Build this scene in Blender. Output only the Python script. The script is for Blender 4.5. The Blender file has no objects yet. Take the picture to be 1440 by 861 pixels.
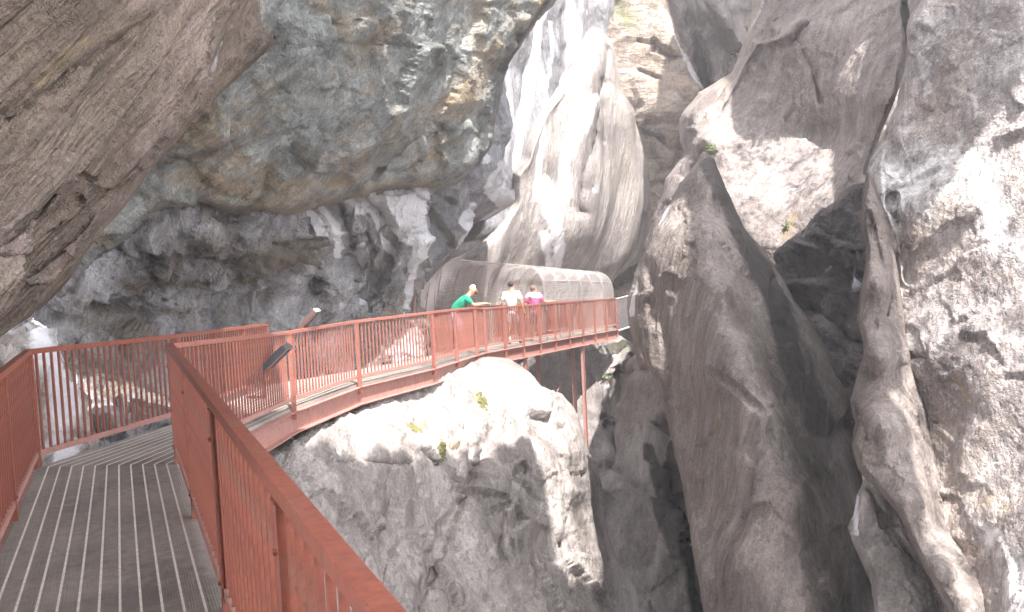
import bpy, bmesh, math, random
import numpy as np
from mathutils import Vector, Matrix
random.seed(7)
SC = bpy.context.scene
HAZE = .0055
COL = SC.collection
# ------------------------------------------------------------------ camera
F = 1247.0
PITCH, ROLL, EYE = 0.0555, 0.05, 1.68
fw = np.array([0, math.cos(PITCH), -math.sin(PITCH)])
u0 = np.array([0, math.sin(PITCH), math.cos(PITCH)])
r0 = np.array([1.0, 0, 0])
RT = math.cos(ROLL)*r0 - math.sin(ROLL)*u0
UP = math.sin(ROLL)*r0 + math.cos(ROLL)*u0
CAM = np.array([0, 0, EYE])
def ray(px, py):
    px = np.asarray(px, float); py = np.asarray(py, float)
    d = fw + ((px-720)/F)[..., None]*RT + ((430.5-py)/F)[..., None]*UP
    return d
def P(px, py, Y):                       # sight line at distance Y along the view axis
    return CAM + ray(px, py)*np.asarray(Y, float)[..., None]
def Pz(px, py, z):
    d = ray(px, py); t = (z-EYE)/d[2]
    return Vector(CAM + d*t)
cd = bpy.data.cameras.new('camera'); cam = bpy.data.objects.new('camera', cd); COL.objects.link(cam)
m = Matrix(((RT[0], UP[0], -fw[0]), (RT[1], UP[1], -fw[1]), (RT[2], UP[2], -fw[2])))
cam.matrix_world = Matrix.Translation(Vector(CAM)) @ m.to_4x4()
cd.sensor_width = 36; cd.lens = 36*F/1440; cd.clip_start = .05; cd.clip_end = 400
SC.camera = cam
SC.render.resolution_x, SC.render.resolution_y = 1024, 612

# ------------------------------------------------------------------ object helpers
def link(o, parent=None):
    COL.objects.link(o)
    if parent is not None: o.parent = parent
    return o
def tag(o, label=None, cat=None, group=None, kind=None):
    if label: o['label'] = label
    if cat: o['category'] = cat
    if group: o['group'] = group
    if kind: o['kind'] = kind
    return o
def empty(name, loc, label, cat, group=None, rz=0):
    o = bpy.data.objects.new(name, None); o.location = loc; o.rotation_euler = (0, 0, rz)
    o.empty_display_size = .1
    link(o); tag(o, label, cat, group); return o
class MB:
    def __init__(s): s.v = []; s.f = []; s.mi = []
    def box(s, c, size, M3=None, mi=0, taper=1.0):
        b = len(s.v); hx, hy, hz = size[0]/2, size[1]/2, size[2]/2
        for sx, sy, sz in ((-1,-1,-1),(1,-1,-1),(1,1,-1),(-1,1,-1),(-1,-1,1),(1,-1,1),(1,1,1),(-1,1,1)):
            t = taper if sz > 0 else 1
            p = Vector((sx*hx*t, sy*hy*t, sz*hz))
            if M3 is not None: p = M3 @ p
            s.v.append(tuple(p+Vector(c)))
        for q in ((0,3,2,1),(4,5,6,7),(0,1,5,4),(1,2,6,5),(2,3,7,6),(3,0,4,7)):
            s.f.append([b+i for i in q]); s.mi.append(mi)
    def bar(s, a, c, w, h, mi=0, up=Vector((0, 0, 1))):        # w sideways, h along up
        a = Vector(a); c = Vector(c); d = c-a; L = d.length
        if L < 1e-6: return
        d.normalize()
        if abs(d.dot(up)) > .98: up = Vector((0, 1, 0))
        sx = d.cross(up).normalized(); uz = sx.cross(d)
        M3 = Matrix((sx, d, uz)).transposed()
        s.box((a+c)/2, (w, L, h), M3, mi)
    def tube(s, pts, r, n=6, mi=0, closed=False):
        pts = [Vector(p) for p in pts]; base = len(s.v); N = len(pts)
        rr = r if hasattr(r, '__len__') else [r]*N
        prev = None
        for i, p in enumerate(pts):
            d = (pts[min(i+1, N-1)]-pts[max(i-1, 0)]).normalized()
            if prev is None:
                x = d.orthogonal().normalized()
            else:
                x = (prev - d*prev.dot(d)).normalized()
            prev = x; y = d.cross(x)
            for k in range(n):
                a = 2*math.pi*k/n
                s.v.append(tuple(p + x*math.cos(a)*rr[i] + y*math.sin(a)*rr[i]))
        for i in range(N-1):
            for k in range(n):
                s.f.append([base+i*n+k, base+i*n+(k+1) % n, base+(i+1)*n+(k+1) % n, base+(i+1)*n+k]); s.mi.append(mi)
        s.f.append([base+k for k in range(n)][::-1]); s.mi.append(mi)
        s.f.append([base+(N-1)*n+k for k in range(n)]); s.mi.append(mi)
    def build(s, name, mats, parent=None, bevel=0, smooth=False):
        me = bpy.data.meshes.new(name); me.from_pydata(s.v, [], s.f)
        if not isinstance(mats, (list, tuple)): mats = [mats]
        for m_ in mats: me.materials.append(m_)
        me.polygons.foreach_set('material_index', s.mi)
        if smooth: me.polygons.foreach_set('use_smooth', [True]*len(s.f))
        me.update()
        o = bpy.data.objects.new(name, me); link(o, parent)
        if parent is not None: o.matrix_parent_inverse = Matrix.Identity(4)
        if bevel:
            b = o.modifiers.new('bevel', 'BEVEL'); b.width = bevel; b.segments = 2; b.limit_method = 'ANGLE'
        return o

# ------------------------------------------------------------------ noise
_rs = np.random.RandomState(5)
_g = _rs.normal(size=(256, 3)); _g /= np.linalg.norm(_g, axis=1)[:, None]
_perm = _rs.permutation(256)
def _h(i, j, k):
    return _perm[(_perm[(_perm[i & 255]+j) & 255]+k) & 255]
def pn(p):
    i = np.floor(p).astype(np.int64); f = p-i
    u = f*f*f*(f*(f*6-15)+10)
    out = np.zeros(len(p))
    for a in (0, 1):
        wa = u[:, 0] if a else 1-u[:, 0]
        for b in (0, 1):
            wb = u[:, 1] if b else 1-u[:, 1]
            for c in (0, 1):
                wc = u[:, 2] if c else 1-u[:, 2]
                g = _g[_h(i[:, 0]+a, i[:, 1]+b, i[:, 2]+c)]
                d = f - np.array([a, b, c])
                out += wa*wb*wc*np.einsum('ij,ij->i', g, d)
    return out*1.6
def fbm(p, octv=5, rough=.5, ridged=False):
    s = np.zeros(len(p)); a = 1.0; t = 0
    for o in range(octv):
        n = pn(p*(2.03**o)+o*17.3)
        if ridged: n = 1-2*np.abs(n)*1.4
        s += a*n; t += a; a *= rough
    return s/t
def facet(p, seed=0, slope=1.0):
    """broken blocky planes: each cell is a tilted facet"""
    i0 = np.floor(p).astype(np.int64); best = np.full(len(p), 1e9); val = np.zeros(len(p))
    for a in (-1, 0, 1):
        for b in (-1, 0, 1):
            for c in (-1, 0, 1):
                ii = i0+np.array([a, b, c])
                h = _h(ii[:, 0]+seed, ii[:, 1], ii[:, 2]); h2 = _h(ii[:, 2]+seed, ii[:, 0]+7, ii[:, 1])
                ctr = ii+.5+.42*_g[h]
                d = p-ctr; r = np.einsum('ij,ij->i', d, d)
                mk = r < best
                v = slope*np.einsum('ij,ij->i', d, _g[h2]) + .35*_g[h2][:, 0]
                best = np.where(mk, r, best); val = np.where(mk, v, val)
    return val
def aniso(p, ax, s):
    ax = np.asarray(ax, float); ax = ax/np.linalg.norm(ax)
    return p + (s-1)*np.outer(p@ax, ax)
# ------------------------------------------------------------------ px-space helpers (for laying out the rock faces)
def seg_dist(q, poly, closed=True):
    poly = np.asarray(poly, float); n = len(poly)
    best = np.full(len(q), 1e18); bp = np.zeros((len(q), 2))
    for i in range(n if closed else n-1):
        a = poly[i]; b = poly[(i+1) % n]; ab = b-a; L = ab@ab
        t = np.clip(((q-a)@ab)/max(L, 1e-9), 0, 1)
        c = a+t[:, None]*ab; d = ((q-c)**2).sum(1); mk = d < best
        best = np.where(mk, d, best); bp = np.where(mk[:, None], c, bp)
    return np.sqrt(best), bp
def inside(q, poly):
    poly = np.asarray(poly, float); n = len(poly); r = np.zeros(len(q), bool); j = n-1
    for i in range(n):
        xi, yi = poly[i]; xj, yj = poly[j]
        c = ((yi > q[:, 1]) != (yj > q[:, 1]))
        with np.errstate(divide='ignore', invalid='ignore'):
            xx = (xj-xi)*(q[:, 1]-yi)/(yj-yi)+xi
        r ^= c & (q[:, 0] < xx); j = i
    return r
def rbf(ctrl, q):
    c = np.asarray(ctrl, float); X = c[:, :2]/300; n = len(X)
    D = np.sqrt(((X[:, None]-X[None])**2).sum(2))
    A = np.zeros((n+3, n+3)); A[:n, :n] = D; A[:n, n] = 1; A[:n, n+1:] = X; A[n, :n] = 1; A[n+1:, :n] = X.T
    w = np.linalg.solve(A, np.concatenate([c[:, 2], np.zeros(3)]))
    Q = q/300; out = np.full(len(q), w[n]) + Q@w[n+1:]
    for k in range(n):
        out += w[k]*np.sqrt(((Q-X[k])**2).sum(1)+.0008)
    return out
def axis_coords(lo, hi, step):
    a = []; x = lo
    while x < hi:
        a.append(x); x += step if -40 < x < 1480 else step*3.5
    a.append(hi); return np.array(a)
def rough_outline(poly, amp, seed):
    pts = []; n = len(poly); poly = np.asarray(poly, float)
    for i in range(n):
        a, b = poly[i], poly[(i+1) % n]; k = max(1, int(np.linalg.norm(b-a)/7))
        for j in range(k): pts.append(a+(b-a)*j/k)
    pts = np.array(pts)
    if amp:
        q = np.c_[pts/38., np.full(len(pts), seed*3.7)]
        pts = pts+amp*np.c_[fbm(q, 4, .6), fbm(q+31.7, 4, .6)]*1.6
    return pts
def rock(name, outline, ctrl, mat, step=3, rim=(25, 1.2), back=3.0, jag=3, disp=(), grooves=(), stain_and_light=(), seed=1,
         label=None, cat=None, kind=None, group=None, rings=5, smooth=True):
    """a rock mass: a real surface with its own distance and relief, wrapped round into thickness behind"""
    ol = rough_outline(outline, jag, seed)
    lo = ol.min(0); hi = ol.max(0)
    xs = axis_coords(lo[0]-step, hi[0]+step, step); ys0 = axis_coords(lo[1]-step, min(hi[1], 900)+step, step)
    ys = np.concatenate([ys0, np.arange(ys0[-1]+step*3.5, hi[1]+step*7, step*3.5)]) if hi[1] > 900 else ys0
    GX, GY = np.meshgrid(xs, ys); q = np.c_[GX.ravel(), GY.ravel()]; W = len(xs); H = len(ys)
    ins = inside(q, ol).reshape(H, W)
    cell = ins[:-1, :-1] | ins[1:, :-1] | ins[:-1, 1:] | ins[1:, 1:]
    idx = np.arange(H*W).reshape(H, W)
    qd = np.stack([idx[:-1, :-1], idx[1:, :-1], idx[1:, 1:], idx[:-1, 1:]], -1)[cell]
    used = np.unique(qd); remap = np.full(H*W, -1); remap[used] = np.arange(len(used))
    qd = remap[qd]; q = q[used]; inn = ins.ravel()[used]
    d, bp = seg_dist(q, ol[::2] if len(ol) > 300 else ol)
    if len(ol) > 300:
        pass
    q = np.where(inn[:, None], q, bp); d = np.where(inn, d, 0)
    dep = np.maximum(rbf(ctrl, q), min(c[2] for c in ctrl)*.92)
    t = 1-np.clip(d/rim[0], 0, 1); dep = dep + rim[1]*t**2.4
    for g in grooves:                    # (polyline, width px, depth m) deeper (+) or ridge (-)
        gd, _ = seg_dist(q, g[0], False)
        gd = gd*(1+.35*pn(np.c_[q/22., np.full(len(q), 3.3)]))
        dep = dep + g[2]*np.exp(-(gd/g[1])**2)
    V = P(q[:, 0], q[:, 1], dep)
    # normals of the base surface
    def normals(V):
        a = V[qd[:, 2]]-V[qd[:, 0]]; b = V[qd[:, 3]]-V[qd[:, 1]]; fn = np.cross(a, b)
        N = np.zeros_like(V)
        for k in range(4):
            for j in range(3): N[:, j] += np.bincount(qd[:, k], fn[:, j], len(V))
        N /= (np.linalg.norm(N, axis=1)[:, None]+1e-9)
        return N
    N = normals(V)
    s = np.sign((N*(CAM-V)).sum(1)); N *= s[:, None]
    for _ in range(4):
        A_ = np.zeros_like(N)
        for a_, b_ in ((0, 1), (1, 2), (2, 3), (3, 0)):
            for k in range(3):
                A_[:, k] += np.bincount(qd[:, a_], N[qd[:, b_], k], len(N)) + np.bincount(qd[:, b_], N[qd[:, a_], k], len(N))
        N = N+A_*.25; N /= (np.linalg.norm(N, axis=1)[:, None]+1e-9)
    off = np.zeros(len(V))
    for dd in disp:
        kind_, scale, amp = dd[:3]; o = dd[3] if len(dd) > 3 else {}
        p = V*scale + seed*11.1
        if 'ax' in o: p = aniso(p, o['ax'], o.get('s', .3))
        if 'warp' in o: p = p + o['warp']*np.c_[pn(V*.7+3), pn(V*.7+13), pn(V*.7+23)]
        if kind_ == 'fbm': off += amp*fbm(p, o.get('oct', 5), o.get('rough', .5))
        elif kind_ == 'ridge': off += amp*(fbm(p, o.get('oct', 4), o.get('rough', .5), True)-.4)
        elif kind_ == 'facet': off += amp*facet(p, o.get('seed', 0), o.get('slope', 1.0))
        elif kind_ == 'strata':          # stepped ledges across an axis
            c = (p@(np.asarray(o['dir'])/np.linalg.norm(o['dir']))) + .5*fbm(V*.5, 3)
            fr = c-np.floor(c); off += amp*(np.abs(fr-.3)*1.2 + .5*pn(np.c_[np.floor(c), np.floor(c)*3.1, 0*c+seed]))
    off *= .3+.7*np.clip(d/(rim[0]*1.3), 0, 1)
    V = V + N*off[:, None]
    # skirt: wrap the rim backwards so the mass has thickness
    e = np.sort(np.concatenate([qd[:, [0, 1]], qd[:, [1, 2]], qd[:, [2, 3]], qd[:, [3, 0]]]), axis=1)
    allE = np.concatenate([qd[:, [0, 1]], qd[:, [1, 2]], qd[:, [2, 3]], qd[:, [3, 0]]])
    key = e[:, 0]*10**7+e[:, 1]; uk, inv, cnt = np.unique(key, return_inverse=True, return_counts=True)
    be = allE[cnt[inv] == 1]; bv = np.unique(be); bm_ = {int(v): i for i, v in enumerate(bv)}
    nb = len(bv); faces = [qd]; VV = [V]; base = len(V); prev = bv.copy()
    cen = q[bv].mean(0); B = V[bv]; dirs = B-CAM; dist = np.linalg.norm(dirs, axis=1)[:, None]; dirs = dirs/dist
    prevmap = {int(v): int(v) for v in bv}
    bi = np.array([bm_[int(a)] for a in be[:, 0]]), np.array([bm_[int(a)] for a in be[:, 1]])
    previdx = bv
    inw = P(np.full(nb, cen[0]), np.full(nb, cen[1]), dep[bv])-B; inw /= (np.linalg.norm(inw, axis=1)[:, None]+1e-6)
    for r in range(1, rings+1):
        t = r/rings
        nv = B + dirs*back*t**1.5 + inw*(back*.28*t*t) + inw*np.abs(fbm(B*.9+r*.8+seed, 3))[:, None]*back*.12*t
        VV.append(nv); ni = base+np.arange(nb)+(r-1)*nb
        faces.append(np.stack([previdx[bi[1]], previdx[bi[0]], ni[bi[0]], ni[bi[1]]], -1)); previdx = ni
    VA = np.concatenate(VV); FA = np.concatenate(faces)
    keep = np.array([True]*len(FA))
    me = bpy.data.meshes.new(name)
    me.vertices.add(len(VA)); me.vertices.foreach_set('co', VA.ravel().astype(np.float32))
    me.loops.add(FA.size); me.loops.foreach_set('vertex_index', FA.ravel().astype(np.int32))
    me.polygons.add(len(FA)); me.polygons.foreach_set('loop_start', np.arange(0, FA.size, 4, dtype=np.int32))
    me.polygons.foreach_set('use_smooth', np.full(len(FA), smooth))
    me.update(calc_edges=True)
    # per-vertex marks: mineral and lichen colour, plus painted sunlight and shade
    at = me.attributes.new('stain_and_light', 'FLOAT_COLOR', 'POINT'); cv = np.zeros((len(VA), 4)); cv[:, 3] = 1
    for (poly, wd, ch, st) in stain_and_light:
        if len(poly) == 1: poly = [poly[0], (poly[0][0]+.1, poly[0][1])]
        sd, _ = seg_dist(q, poly, False); v = st*np.exp(-(sd/wd)**2)
        cv[:len(q), ch] = np.maximum(cv[:len(q), ch], v)
    for r in range(rings): cv[base+r*nb:base+(r+1)*nb] = cv[bv]
    at.data.foreach_set('color', cv.ravel().astype(np.float32))
    me.materials.append(mat); me.validate()
    o = bpy.data.objects.new(name, me); link(o); tag(o, label, cat, group, kind)
    return o

# ------------------------------------------------------------------ materials
def newmat(name):
    m_ = bpy.data.materials.new(name); m_.use_nodes = True; nt = m_.node_tree
    return m_, nt, nt.nodes['Principled BSDF']
def N_(nt, t, **k):
    n = nt.nodes.new(t)
    for a, b in k.items():
        if a.startswith('i_'):
            n.inputs[a[2:].replace('_', ' ')].default_value = b
        else: setattr(n, a, b)
    return n
def mixc(nt, fac, a, b, mode='MIX'):
    n = nt.nodes.new('ShaderNodeMix'); n.data_type = 'RGBA'; n.blend_type = mode; n.clamp_factor = True
    for s, v in ((n.inputs[0], fac), (n.inputs[6], a), (n.inputs[7], b)):
        if isinstance(v, bpy.types.NodeSocket): nt.links.new(v, s)
        elif isinstance(v, (int, float)): s.default_value = v
        else: s.default_value = (*v, 1)
    return n.outputs[2]
def mth(nt, op, a, b=None, c=None, clamp=False):
    n = nt.nodes.new('ShaderNodeMath'); n.operation = op; n.use_clamp = clamp
    for i, v in enumerate((a, b, c)):
        if v is None: continue
        if isinstance(v, bpy.types.NodeSocket): nt.links.new(v, n.inputs[i])
        else: n.inputs[i].default_value = v
    return n.outputs[0]
def ramp(nt, fac, stops, interp='LINEAR'):
    n = nt.nodes.new('ShaderNodeValToRGB'); cr = n.color_ramp; cr.interpolation = interp
    while len(cr.elements) < len(stops): cr.elements.new(.5)
    for e, (p, c) in zip(cr.elements, stops):
        e.position = p; e.color = (*c, 1) if len(c) == 3 else c
    nt.links.new(fac, n.inputs[0]); return n.outputs[0]
def noise(nt, vec, scale, detail=6, rough=.6, dist=0):
    n = N_(nt, 'ShaderNodeTexNoise'); n.inputs['Scale'].default_value = scale; n.inputs['Detail'].default_value = detail
    n.inputs['Roughness'].default_value = rough; n.inputs['Distortion'].default_value = dist
    nt.links.new(vec, n.inputs['Vector']); return n.outputs['Fac']
def stretch_vec(nt, vec, ax, s):
    ax = Vector(ax).normalized()
    d = N_(nt, 'ShaderNodeVectorMath', operation='DOT_PRODUCT'); nt.links.new(vec, d.inputs[0]); d.inputs[1].default_value = ax
    k = mth(nt, 'MULTIPLY', d.outputs['Value'], s-1)
    sc = N_(nt, 'ShaderNodeVectorMath', operation='SCALE'); sc.inputs[0].default_value = ax; nt.links.new(k, sc.inputs['Scale'])
    a = N_(nt, 'ShaderNodeVectorMath', operation='ADD'); nt.links.new(vec, a.inputs[0]); nt.links.new(sc.outputs[0], a.inputs[1])
    return a.outputs[0]
def G(h):  # grey-ish srgb hex -> linear
    h = h.lstrip('#'); c = [int(h[i:i+2], 16)/255 for i in (0, 2, 4)]
    return tuple(((x+.055)/1.055)**2.4 if x > .04 else x/12.92 for x in c)
def rock_mat(name, dark, mid, light, accent, scale=1.0, ax=(0, 0, 1), s=.25, bump=.5, accent_amt=.5, rough=.8,
             white=(.72, .72, .76), ochre=(.27, .21, .13), cracks=.5, fine=9.0, moss=(.16, .17, .04), speck=0.0):
    m_, nt, b = newmat(name)
    tc = N_(nt, 'ShaderNodeTexCoord').outputs['Object']
    sv = stretch_vec(nt, tc, ax, s)
    n1 = noise(nt, sv, .9*scale, 5, .62, .4)
    col = ramp(nt, n1, [(.3, dark), (.47, mid), (.68, light)])
    n2 = noise(nt, tc, .6*scale, 5, .7, .6)
    col = mixc(nt, mth(nt, 'MULTIPLY', ramp(nt, n2, [(.48, (0, 0, 0)), (.68, (1, 1, 1))]), accent_amt), col, accent)
    n3 = noise(nt, sv, 4*scale, 5, .72)
    col = mixc(nt, .75, col, ramp(nt, n3, [(.25, (.32, .32, .32)), (.5, (.5, .5, .5)), (.75, (.72, .72, .72))]), 'OVERLAY')
    n6 = noise(nt, tc, 22, 3, .8); col = mixc(nt, .7, col, ramp(nt, n6, [(.3, (.3, .3, .3)), (.5, (.5, .5, .5)), (.7, (.7, .7, .7))]), 'OVERLAY')
    n7 = noise(nt, stretch_vec(nt, tc, ax, min(s, .14)), 11, 4, .7); col = mixc(nt, .55, col, ramp(nt, n7, [(.35, (.28, .28, .28)), (.5, (.5, .5, .5)), (.68, (.7, .69, .68))]), 'OVERLAY')
    # tone variation, broad
    n4 = noise(nt, tc, .16*scale, 3, .5)
    col = mixc(nt, .6, col, ramp(nt, n4, [(.3, (.36, .36, .37)), (.7, (.64, .62, .6))]), 'OVERLAY')
    att = N_(nt, 'ShaderNodeAttribute', attribute_name='stain_and_light'); sep = N_(nt, 'ShaderNodeSeparateColor')
    nt.links.new(att.outputs['Color'], sep.inputs[0])
    ns = noise(nt, sv, 2.2*scale, 5, .7)
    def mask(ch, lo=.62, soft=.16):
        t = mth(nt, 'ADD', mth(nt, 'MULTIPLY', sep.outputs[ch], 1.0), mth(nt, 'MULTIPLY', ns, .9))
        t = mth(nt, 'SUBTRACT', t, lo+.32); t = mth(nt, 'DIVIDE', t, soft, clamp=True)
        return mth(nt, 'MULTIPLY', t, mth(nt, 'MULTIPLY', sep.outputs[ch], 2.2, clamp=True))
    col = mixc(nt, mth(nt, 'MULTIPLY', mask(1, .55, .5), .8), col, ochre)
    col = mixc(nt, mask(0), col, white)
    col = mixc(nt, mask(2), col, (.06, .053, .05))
    # dark cracks
    vo = N_(nt, 'ShaderNodeTexVoronoi', feature='DISTANCE_TO_EDGE'); vo.inputs['Scale'].default_value = .55*scale
    wv = N_(nt, 'ShaderNodeVectorMath', operation='ADD'); nz = N_(nt, 'ShaderNodeTexNoise'); nz.inputs['Scale'].default_value = 1.3*scale; nz.inputs['Detail'].default_value = 3
    nt.links.new(sv, nz.inputs['Vector']); nt.links.new(sv, wv.inputs[0]); nt.links.new(nz.outputs['Color'], wv.inputs[1])
    nt.links.new(wv.outputs[0], vo.inputs['Vector'])
    cr = ramp(nt, vo.outputs['Distance'], [(0, (0, 0, 0)), (.035, (1, 1, 1))])
    if cracks: col = mixc(nt, mth(nt, 'MULTIPLY', mth(nt, 'SUBTRACT', 1.0, cr), mth(nt, 'MULTIPLY', ramp(nt, noise(nt, tc, .8*scale, 3), [(.45, (0, 0, 0)), (.6, (1, 1, 1))]), cracks)), col, tuple(x*.3 for x in dark))
    if speck:
        sp = noise(nt, tc, 7, 4, .75); col = mixc(nt, mth(nt, 'MULTIPLY', ramp(nt, sp, [(.56, (0, 0, 0)), (.62, (1, 1, 1))]), speck), col, white)
    nt.links.new(col, b.inputs['Base Color'])
    n5 = noise(nt, tc, fine*scale, 4, .7)
    h = mth(nt, 'ADD', mth(nt, 'MULTIPLY', n3, .6), mth(nt, 'ADD', mth(nt, 'MULTIPLY', n5, .3), mth(nt, 'MULTIPLY', mth(nt, 'MULTIPLY', cr, cracks), .12)))
    h = mth(nt, 'ADD', h, mth(nt, 'ADD', mth(nt, 'MULTIPLY', n1, .5), mth(nt, 'ADD', mth(nt, 'MULTIPLY', n6, .1), mth(nt, 'MULTIPLY', n7, .12))))
    rg = mth(nt, 'ABSOLUTE', mth(nt, 'SUBTRACT', noise(nt, sv, 2.6*scale, 5, .6), .5)); h = mth(nt, 'SUBTRACT', h, mth(nt, 'MULTIPLY', mth(nt, 'MINIMUM', rg, .12), -1.3))
    bp = N_(nt, 'ShaderNodeBump'); bp.inputs['Strength'].default_value = bump; bp.inputs['Distance'].default_value = .28/scale
    nt.links.new(h, bp.inputs['Height']); nt.links.new(bp.outputs[0], b.inputs['Normal'])
    rr = ramp(nt, n2, [(.35, (rough-.18,)*3), (.65, (min(1, rough+.1),)*3)])
    nt.links.new(rr, b.inputs['Roughness']); b.inputs['Specular IOR Level'].default_value = .35
    return m_
def plain(name, col, rough=.5, var=.15, bump=.02, scale=20, metal=0, spec=.5, dirt=None):
    m_, nt, b = newmat(name); tc = N_(nt, 'ShaderNodeTexCoord').outputs['Object']
    n = noise(nt, tc, scale, 6, .65)
    c = ramp(nt, n, [(.3, tuple(x*(1-var) for x in col)), (.7, tuple(min(1, x*(1+var)) for x in col))])
    if dirt:
        n2 = noise(nt, tc, scale*.22, 7, .7); c = mixc(nt, ramp(nt, n2, [(.52, (0, 0, 0)), (.7, (.8, .8, .8))]), c, dirt)
    if 'red_' in name:
        n3 = noise(nt, tc, 55, 3, .6); n4 = noise(nt, tc, 6, 5, .7)
        chip = mth(nt, 'MULTIPLY', ramp(nt, n3, [(.6, (0, 0, 0)), (.64, (1, 1, 1))]), ramp(nt, n4, [(.48, (0, 0, 0)), (.58, (1, 1, 1))]))
        c = mixc(nt, mth(nt, 'MULTIPLY', chip, .8), c, (.1, .05, .035))
        n5 = noise(nt, stretch_vec(nt, tc, (0, 0, 1), .12), 30, 4, .65); c = mixc(nt, .5, c, ramp(nt, n5, [(.35, (.36, .35, .35)), (.65, (.62, .62, .62))]), 'OVERLAY')
    nt.links.new(c, b.inputs['Base Color']); b.inputs['Roughness'].default_value = rough; b.inputs['Metallic'].default_value = metal
    b.inputs['Specular IOR Level'].default_value = spec
    bp = N_(nt, 'ShaderNodeBump'); bp.inputs['Strength'].default_value = .4; bp.inputs['Distance'].default_value = bump
    nt.links.new(n, bp.inputs['Height']); nt.links.new(bp.outputs[0], b.inputs['Normal'])
    return m_
STRATA = (P(375, 73, 8.)-P(0, 485, 6.3))                                  # the run of the layers in the near overhang
M = {}
M['slab'] = rock_mat('overhang_rock', (.07, .053, .042), (.165, .132, .108), (.29, .245, .21), (.3, .245, .23), .8, STRATA, .13, .8, .8, cracks=.7)
M['wall'] = rock_mat('greenish_rock', (.065, .064, .056), (.18, .197, .195), (.32, .335, .33), (.255, .19, .115), 1.3, (1, 0, .5), .7, .75, .95, cracks=.35)
M['cave'] = rock_mat('cave_rock', (.07, .066, .065), (.27, .27, .285), (.52, .52, .55), (.17, .13, .085), .8, (.3, .2, 1), .6, .85, .8, ochre=(.1, .075, .045))
M['streak'] = rock_mat('streaked_rock', (.1, .1, .11), (.28, .285, .31), (.52, .53, .58), (.14, .13, .13), .8, (-.1, 0, 1), .16, .6, .5)
M['smooth'] = rock_mat('smooth_rock', (.13, .11, .105), (.24, .21, .2), (.36, .325, .31), (.18, .15, .14), .8, (.3, .1, 1), .35, .5, .45, cracks=.4)
M['smoothb'] = rock_mat('smooth_pale_rock', (.14, .125, .118), (.285, .258, .245), (.45, .42, .4), (.2, .175, .165), .8, (.3, .1, 1), .14, .5, .4, cracks=.12)
M['tan'] = rock_mat('tan_rock', (.15, .12, .1), (.29, .24, .2), (.42, .36, .32), (.3, .22, .16), .8, (0, 0, 1), 2.2, .6, .5, cracks=.7, ochre=(.16, .2, .09))
M['dark'] = rock_mat('dark_fractured_rock', (.05, .046, .047), (.12, .11, .112), (.24, .22, .22), (.09, .078, .076), 1.0, (1, .2, -.55), .3, .8, .4, cracks=.6)
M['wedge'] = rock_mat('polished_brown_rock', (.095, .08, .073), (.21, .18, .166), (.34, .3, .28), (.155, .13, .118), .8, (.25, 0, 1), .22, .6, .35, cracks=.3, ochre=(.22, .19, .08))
M['right'] = rock_mat('mottled_rock', (.16, .14, .135), (.29, .265, .26), (.42, .39, .385), (.34, .25, .18), 1.1, (.2, .5, 1), .75, .6, .35, cracks=.3, white=(.8, .78, .78), speck=.3)  # pale specks help imitate sun dapple
M['far'] = rock_mat('far_rock', (.17, .145, .14), (.33, .3, .29), (.48, .44, .43), (.25, .2, .17), .5, (0, 0, 1), .5, .6, .4)
M['lower'] = rock_mat('gorge_rock', (.085, .076, .074), (.21, .19, .183), (.35, .325, .315), (.14, .115, .1), .6, (.1, 0, 1), .22, .5, .45, ochre=(.14, .16, .07))
M['red'] = plain('red_paint', (.25, .072, .045), .5, .22, .004, 22, dirt=(.2, .11, .085))
M['redm'] = plain('red_paint_hazed', (.33, .125, .095), .6, .22, .004, 22, dirt=(.27, .16, .14))  # paler red puts extra haze wash into the colour of the far outer railings
M['redl'] = plain('red_paint_pale_or_sunlit', (.4, .2, .17), .55, .2, .004, 22, dirt=(.3, .19, .17))  # pale red of the beams; also paints sunlight onto the bottom rails
M['galv'] = plain('grey_steel', (.6, .55, .54), .5, .15, .003, 30, metal=.3)
M['fencegrey'] = plain('grey_mesh_steel', (.34, .32, .32), .55, .1, .003, 30)
M['wire'] = plain('wire', (.62, .57, .56), .5, .1, .002, 30)

# ------------------------------------------------------------------ ROCKS
up = (0, 0, 1)
rock('cliff_or_blocker', [(-900, -1100), (2400, -1100), (2400, 1700), (-900, 1700)],
     [(-900, 400, 20), (200, 400, 30), (720, 300, 39), (1000, 50, 44), (1300, 200, 30), (2400, 400, 16), (720, -1100, 30), (720, 1700, 30), (200, -1100, 22), (1400, -1100, 24), (880, 395, 44)],
     M['far'], step=9, rim=(10, .1), back=2, jag=0, disp=[('fbm', .12, 3), ('facet', .3, 1.2), ('fbm', .8, .5)], kind='structure', seed=2)
rock('cliff_or_blocker', [(900, -300), (1150, -300), (1130, 40), (1060, 150), (960, 250), (930, 200)],
     [(930, 0, 38), (985, 80, 40), (1060, 60, 38), (1000, -300, 37), (980, 240, 37)], M['far'], step=3, rim=(15, .8), back=3,
     disp=[('fbm', .3, 1.0, dict(ax=(.3, 0, 1), s=.3)), ('fbm', 1.2, .3)],
     grooves=[([(977, 55), (983, 85), (988, 125)], 6, 4.5), ([(950, -20), (960, 30), (972, 60)], 18, -1.5), ([(1005, 0), (1040, 60)], 14, -1.2)],
     stain_and_light=[([(960, 0), (972, 50), (984, 60)], 14, 2, .6), ([(978, 60), (984, 90), (988, 120)], 7, 2, 1.3), ([(978, 60), (984, 90), (988, 120)], 5, 2, 1.6), ([(1000, 10), (1020, 45), (1035, 80)], 8, 2, .5)], kind='structure', seed=3)  # dark marks along the slit paint its deep shade
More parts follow.
